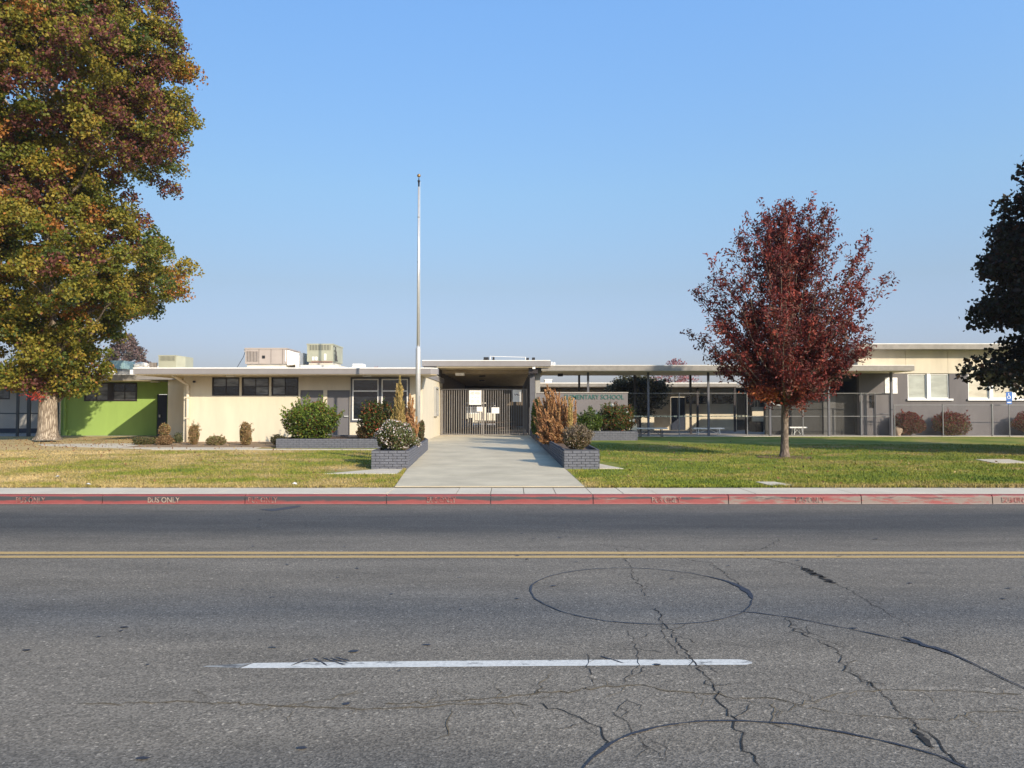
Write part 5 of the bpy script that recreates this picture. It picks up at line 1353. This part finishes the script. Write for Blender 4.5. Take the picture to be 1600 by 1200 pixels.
def clump_tree(name, label, base, trunk_r, prof, nclump, nleaf, ls, palf, seed, cr_=(.55,.95), lean=(0,0), bark=None, rad_noise=.25, limbs=60, trunk_top=None, lobes=1, inner=.35, extra=()):
    rng = np.random.default_rng(seed)
    t = thing(name, label, 'tree', base)
    zs_, rs_ = np.array([p[0] for p in prof]), np.array([p[1] for p in prof])
    zmin, zmax = zs_[0], zs_[-1]
    top = trunk_top or zmax*.9
    zz2 = np.concatenate([np.linspace(base[2]-.05, base[2]+.8, 8), np.linspace(base[2]+1.2, top, 14)])
    trunk_mesh(t, base, list(zz2), [trunk_r*(1-.9*((z-base[2])/(top-base[2]))**.6*.97) for z in zz2], bark or m_bark, flare=.55, seed=seed)
    # clumps
    C = []; tries = 0
    while len(C) < nclump and tries < 200000:
        tries += 1
        z = rng.uniform(zmin, zmax); R0 = np.interp(z, zs_, rs_)
        if rng.uniform() > (R0/rs_.max())**1.1: continue
        q = rng.uniform(0, 2*math.pi)
        # lobes that change round the tree and with height
        f = 1 + rad_noise*(math.sin(2*q+z*.8+seed)*.5+math.sin(5*q-z*1.3)*.3+math.sin(z*2.9+3*q)*.4)
        if abs(math.cos(q)) > .93: f = 1.0
        rad = R0*f*(rng.uniform(inner**2, 1)**.5)
        k = rng.uniform(*cr_)*(0.75+.25*rad/ (R0+.1))
        rad = max(0, rad-k*.55)
        C.append((base[0]+rad*math.cos(q), base[1]+rad*math.sin(q), z, k))
    C += list(extra)
    C = np.array(C)
    br = MB()
    order = rng.permutation(len(C))[:limbs]
    for i in order:
        c = C[i]; r_ = math.hypot(c[0]-base[0], c[1]-base[1])
        z0 = max(base[2]+1.4, c[2]-r_*.55-.4)
        if z0 > top: z0 = top-.5
        limb_to(br, (base[0], base[1], z0), (c[0], c[1], c[2]-.1), max(.03, trunk_r*.22*(1-z0/(top*1.2))+.02), .012, rng)
    br.build('branches', bark or m_bark, t, True)
    P = []; CC = []
    for c in C:
        n = int(nleaf*(c[3]/np.mean(cr_))**2)
        d = unit(rng.normal(size=(n,3))); rad = rng.uniform(.15, 1, n)**.5
        f = 1 + .3*np.sin(d@rng.normal(size=(3,))*3+rng.uniform(0,6))
        p = d*(rad*f)[:,None]*c[3]*np.array((1,1,.72)); 
        p[:,2] -= .25*(p[:,0]**2+p[:,1]**2)/c[3]
        P.append(p+c[:3]); CC.append(palf(c, n, rng, p))
    P = np.concatenate(P); CC = np.concatenate(CC)
    leaves('crown', P, ls, CC, LM, t, rng, lobes=lobes, aspect=.85)
    return t, C
# big liquidambar at left
prof = [(2.3,1.3),(2.8,2.2),(3.6,2.45),(4.5,2.65),(5.2,2.95),(5.6,4.3),(6.5,5.15),(7.5,5.35),(8.3,4.9),(8.9,3.9),(9.5,3.5),(10.5,3.4),(11.1,4.1),(12.0,5.2),(13.2,5.7),(14.2,5.7),(15.0,5.4),(16.3,5.5),(17.5,4.8),(19,4.2),(21,2.6),(23,.8)]
def pal_sweet(c, n, rng, p):
    z = c[2]
    g1 = np.array((.135,.15,.020)); g2 = np.array((.23,.20,.026)); yl = np.array((.30,.225,.032)); mr = np.array((.165,.062,.048)); og = np.array((.36,.15,.035)); dg = np.array((.07,.10,.02))
    w = np.array([2.8, 2.6, 1.0, 0, .25, .6]) if z < 8 else np.array([1.6, 2.2, 1.2, 0, .45, .4])
    pm = .07 if z < 8 else (.24 if z < 11 else .36)
    b = mr if rng.uniform() < pm else None
    if b is None:
        k = rng.choice(6, p=w/w.sum()); b = [g1,g2,yl,mr,og,dg][k]
    sel = rng.choice(6, size=n, p=np.array([.27,.34,.15,.07,.08,.09])); alt = np.array([g1,g2,yl,mr,og,dg])[sel]
    m_ = (rng.uniform(size=n) < .30)[:,None]
    out = np.where(m_, alt, b[None])
    return out*rng.uniform(.72,1.3,size=(n,1))
tx = -18.35
bigt, _ = clump_tree('sweetgum_tree', 'huge sweetgum tree with green, gold and maroon leaves at the left edge', (tx, 30.4, gz(30.4)), .40, prof, 1750, 255, .118, pal_sweet, 11, limbs=120, trunk_top=19, inner=.25, cr_=(.32,.66))
red = np.array([(.42,.05,.04,3),(.52,.14,.06,1)])
rng = np.random.default_rng(8)
Pq = rng.normal(size=(90,3))*np.array((.17,.12,.08)) + np.array((X(54,29.5), 29.6, Z(619,29.5)))
leaves('red_leaf_tuft', Pq, .11, pick(red, 90, rng), LM, bigt, rng, lobes=2, aspect=.85)['label'] = 'bright red tuft of leaves low on the trunk'
bpy.data.objects['red_leaf_tuft']['kind'] = 'stuff'

# dark tree right edge, and the neighbour that stands sunward of it outside the picture
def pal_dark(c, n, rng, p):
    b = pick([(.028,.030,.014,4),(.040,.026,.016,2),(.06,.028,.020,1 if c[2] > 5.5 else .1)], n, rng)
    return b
profd = [(1.7,1.8),(2.2,3.0),(2.8,3.5),(3.4,3.4),(4.0,3.7),(4.9,4.1),(5.4,3.6),(6.2,3.9),(7.2,3.9),(8.0,3.3),(8.8,2.7),(10,2.0),(11.5,.6)]
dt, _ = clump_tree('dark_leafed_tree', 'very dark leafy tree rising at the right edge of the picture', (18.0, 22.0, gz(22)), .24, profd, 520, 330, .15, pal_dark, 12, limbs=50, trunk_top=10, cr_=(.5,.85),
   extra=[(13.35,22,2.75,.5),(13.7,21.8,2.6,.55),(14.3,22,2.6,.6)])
profn = [(1.6,3.0),(3,5.0),(6,6.0),(10,5.5),(13,3.0),(14.5,.8)]

# red tree --------------------------------------------------------
def red_tree():
    rng = np.random.default_rng(21)
    bx_, by = X(1225,21.5), 21.5; bz = gz(21.5)
    t = thing('red_leafed_tree', 'dark red autumn tree alone on the right lawn', 'tree', (bx_, by, bz))
    zz2 = [bz-.03, bz+.05, bz+.15, bz+.4, bz+.8, bz+1.2, 1.9, 2.3, 2.8, 3.5, 4.3, 5.2]
    rr2 = [.15,.13,.115,.105,.10,.095,.085,.075,.06,.045,.03,.015]
    trunk_mesh(t, (bx_,by), zz2, rr2, m_bark2, 16, .15, 5, lean=(.02,0))
    prof = [(1.75,.9),(2.27,1.25),(2.6,1.7),(3.0,2.15),(3.4,2.5),(3.75,2.75),(4.2,2.45),(5.1,2.45),(5.85,1.85),(6.5,1.35),(7.0,1.0),(7.35,.35)]
    zs_, rs_ = [p[0] for p in prof], [p[1] for p in prof]
    br = MB(); P = []; CC = []; AX = []
    cxs = bx_ + .16
    nb = 165
    for k in range(nb):
        u = (k+.5)/nb
        z1 = 1.95 + 5.35*(u**.95); q = k*2.399963 + rng.uniform(-.35,.35)
        R1 = np.interp(z1, zs_, rs_)*rng.uniform(.72,1.10)*(1.12 if z1 > 4.8 else 1)
        if k % 4 == 0: R1 *= rng.uniform(.25,.75)
        tip = np.array((cxs+R1*math.cos(q), by+R1*math.sin(q), z1+rng.uniform(-.1,.2)))
        z0 = max(1.7, z1 - .5 - R1*rng.uniform(1.0,1.5)); 
        a = np.array((bx_+.02*(z0-bz), by, z0))
        pts = limb_to(br, a, tip, .022+.012*(1-u), .004, rng, 5, -.10)
        pts = np.array(pts)
        # leaf sprays along the outer part of the limb, with side twigs
        L_ = np.linalg.norm(tip-a)
        for s_ in range(int(6+L_*5)):
            f = rng.uniform(.22,1.0); idx = f*(len(pts)-1); i0 = min(int(idx), len(pts)-2)
            p = pts[i0]*(1-(idx-i0))+pts[i0+1]*(idx-i0)
            d = unit((rng.normal(size=(1,3)) + np.array([[0,0,.8]]) + (tip-a)/L_*.8))[0]
            tl = rng.uniform(.2,.52)*(1.15-f*.4)
            n = int(rng.uniform(18,31)*(1.35-.8*f))
            s2 = rng.uniform(0,1,n)
            P.append(p + d*(s2*tl)[:,None] + rng.normal(size=(n,3))*.055)
            AX.append(np.repeat(d[None], n, 0)*.5 + np.array([[0,0,-.2]]))
            hi = (z1-2)/5.3
            col = pick([(.19,.038,.032,4),(.12,.030,.027,3.4),(.29,.062,.042,2.2),(.34,.10,.045,max(.05,1.2-2.5*hi)),(.18,.08,.058,1.5+1.5*hi)], 1, rng)[0]
            CC.append(col[None]*rng.uniform(.6,1.4,size=(n,1)))
    P = np.concatenate(P); AX = np.concatenate(AX); CC = np.concatenate(CC)
    leaves('crown', P, .11, CC, LM, t, rng, aspect=.42, axis=unit(AX), axw=.45)
    br.build('branches', m_bark2, t, True)
    # orange tuft low left
    Q = rng.normal(size=(500,3))*np.array((.22,.15,.12)) + np.array((X(1197,21), 21, Z(614,21)))
    leaves('orange_leaf_tuft', Q, .10, pick([(.45,.14,.05,2),(.38,.08,.04,2)], 500, rng), LM, t, rng, aspect=.45)
    bpy.data.objects['orange_leaf_tuft']['kind'] = 'stuff'
    return t
red_tree()

# olive dark tree in the courtyard
def pal_oli(c, n, rng, p): return pick([(.065,.065,.03,3),(.11,.105,.055,2),(.035,.035,.018,2),(.18,.16,.10,1)], n, rng)
clump_tree('dusty_olive_tree', 'dusty dark olive tree in the courtyard behind the name wall', (X(996,41.6), 41.6, .3), .12, [(1.3,.6),(1.7,1.5),(2.1,1.9),(2.6,1.75),(3.0,1.7),(3.3,.9)], 120, 110, .13, pal_oli, 14, cr_=(.3,.5), limbs=20, trunk_top=2.8, rad_noise=.1)
# hazy distant trees
def pal_far(c, n, rng, p): return pick([(.17,.115,.10,3),(.11,.10,.075,2),(.22,.14,.12,2)], n, rng)
clump_tree('distant_tree', 'hazy greyish brown tree far behind the green wing roof', (X(196,110), 110, .3), .3, [(4,3.6),(7,3.7),(9,3.2),(11,2.2),(12.6,.9)], 150, 90, .30, pal_far, 15, cr_=(.5,.9), limbs=30, trunk_top=11)
def pal_pink(c, n, rng, p): return pick([(.38,.17,.17,3),(.28,.12,.12,2)], n, rng)
clump_tree('distant_tree', 'sparse pinkish tree far behind the covered walkway roof', (X(1055,88), 88, .3), .22, [(2.5,3.2),(4.5,3.4),(6,2.4),(7.2,1.0)], 60, 42, .20, pal_pink, 16, cr_=(.5,.9), limbs=60, trunk_top=7.2)
clump_tree('distant_tree', 'tip of a reddish tree just above the cream wing roof', (X(586,80), 80, .3), .2, [(2.5,2.0),(4.5,1.8),(6.2,.8)], 40, 50, .20, pal_pink, 17, cr_=(.4,.7), limbs=20, trunk_top=5.5)

# ================================================================= GRASS BLADES, FALLEN LEAVES, LITTER
rng = np.random.default_rng(99)
N = 190000
gy = 13.8 + 14.5*rng.uniform(size=N)**1.35
gx = rng.uniform(-1, 1, N)*(gy*.70+.5)
keep = ~((gx > np.interp(gy, [13.8,17.6,25],[-2.15,-2.45,-2.8])) & (gx < np.interp(gy,[13.8,17.6,36],[1.35,1.25,.9])))
keep &= ~((gy > 17.45) & (gx > -3.3) & (gx < 2.15)); keep &= ~((gy > 24.5) & (gx < -2.6)); keep &= ~((gx > -4.05) & (gx < -2.2) & (gy > 16.3) & (gy < 17.6))
keep &= ~((gx > 1.1) & (gx < 2.6) & (gy > 17.5) & (gy < 19.7)); keep &= ~((gx > 12.05) & (gx < 13.35) & (gy > 19.2) & (gy < 20.7)); keep &= ~((gx > 4.6) & (gx < 5.2) & (gy > 13.95) & (gy < 14.75))
gx, gy = gx[keep], gy[keep]
N2 = 16000
ey = np.concatenate([13.765+np.abs(rng.normal(size=N2))*.05, rng.uniform(13.8,24.5,3000), rng.uniform(13.8,31,3000)])
ex = np.concatenate([rng.uniform(-11,12,N2), np.interp(np.linspace(13.8,17.5,3000),[13.78,17.6],[-2.12,-2.42])-np.abs(rng.normal(size=3000))*.03, np.full(3000, 0)])
ey[N2:N2+3000] = np.linspace(13.8,17.5,3000); ey[N2+3000:] = np.linspace(13.8,17.5,3000); ex[N2+3000:] = np.interp(ey[N2+3000:],[13.78,17.6],[1.32,1.22])+np.abs(rng.normal(size=3000))*.03
ke = ~((ex > -2.1) & (ex < 1.3) & (np.arange(len(ex)) < N2))
clumpy = np.sin(ex*3.1)+np.sin(ex*7.7+1)+np.sin(ex*17+2) + rng.normal(size=len(ex))*.8 > -.2
ke &= clumpy; NE = int(ke.sum())
gx = np.concatenate([gx, ex[ke]]); gy = np.concatenate([gy, ey[ke]]); N = len(gx)
gzv = np.interp(gy, GY, GZ)
h = rng.uniform(.018, .05, N); h[-NE:] *= 1.6; a = rng.uniform(0, 2*math.pi, N); w = rng.uniform(.004, .009, N)*1.2
ln = rng.normal(size=(N,2))*.022
V = np.zeros((N,3,3)); V[:,0] = np.stack([gx-np.cos(a)*w, gy-np.sin(a)*w, gzv-.002],1); V[:,1] = np.stack([gx+np.cos(a)*w, gy+np.sin(a)*w, gzv-.002],1); V[:,2] = np.stack([gx+ln[:,0], gy+ln[:,1], gzv+h],1)
me = bpy.data.meshes.new('grass'); me.vertices.add(3*N); me.vertices.foreach_set('co', V.astype(np.float32).ravel())
me.loops.add(3*N); me.loops.foreach_set('vertex_index', np.arange(3*N, dtype=np.int32)); me.polygons.add(N); me.polygons.foreach_set('loop_start', (np.arange(N)*3).astype(np.int32)); me.update(calc_edges=True)
me.materials.append(m_lawn); go = bpy.data.objects.new('grass', me); COL.objects.link(go); tag(go, 'short patchy grass blades across the school lawn', 'grass', kind='stuff')
# fallen leaves
n = 1500
fy = np.concatenate([rng.normal(28.5, 3.2, n), rng.uniform(14, 30, 500)]); fx_ = np.concatenate([rng.normal(-17.5, 5, n), rng.uniform(-14, 14, 500)])
k = (fy > 14) & (fy < 35) & ~((fx_ > -3.6) & (fx_ < 2.1)) & (np.abs(fx_) < fy*.75)
fx_, fy = fx_[k], fy[k]
P = np.stack([fx_, fy, np.interp(fy, GY, GZ)+.03], 1)
holder = bpy.data.objects.new('tmp_origin', None); LOC['tmp_origin'] = Vector((0,0,0))
fl = leaves('fallen_leaves', P, .055, pick([(.22,.11,.05,3),(.16,.09,.05,2),(.30,.22,.10,2)], len(P), rng), LMd, None, rng, aspect=.8, fold=.08)
tag(fl, 'brown fallen leaves scattered over the lawn under the big tree', 'leaves', kind='stuff')
bpy.data.objects.remove(holder)
# scraps of paper on the grass
for i, (px_, py_, lab) in enumerate(((138,757,'crumpled white paper scrap near the sidewalk on the left lawn'), (90,746,'small white paper scrap far left on the dry lawn'), (540-80,756,'tiny white litter piece at the lawn edge left of the walk'), (1003-8,687,'pale flat scrap beside the low planter corner'), (383,676,'white scrap') )):
    if i == 4: continue
    x, y = G(px_, py_, .2); rgn = random.Random(i)
    pts = [(x+rgn.uniform(.03,.07)*math.cos(q), y+rgn.uniform(.04,.09)*math.sin(q), gz(y)+rgn.uniform(.02,.06)) for q in [j*math.pi/3 for j in range(6)]]
    o = MB().add(pts+[(x, y, gz(y)+.07)], [(j, (j+1) % 6, 6) for j in range(6)]).build('paper_scrap', m_white)
    tag(o, lab, 'litter')

# ================================================================= HAZE
hz = MB().box(-150, 150, -20, 170, -1.2, 30).build('haze', bpy.data.materials.new('valley_haze'))
hm = hz.data.materials[0]; hm.use_nodes = True; hn = hm.node_tree.nodes
for q_ in list(hn):
    if q_.type == 'BSDF_PRINCIPLED': hn.remove(q_)
pv = hn.new('ShaderNodeVolumePrincipled'); pv.inputs['Color'].default_value = (.86, .90, 1.0, 1); pv.inputs['Density'].default_value = .00028
pv.inputs['Anisotropy'].default_value = .2
hm.node_tree.links.new(pv.outputs[0], hn['Material Output'].inputs['Volume'])
hz['kind'] = 'stuff'; hz['label'] = 'thin pale smoggy haze in the air over the whole school'; hz['category'] = 'haze'
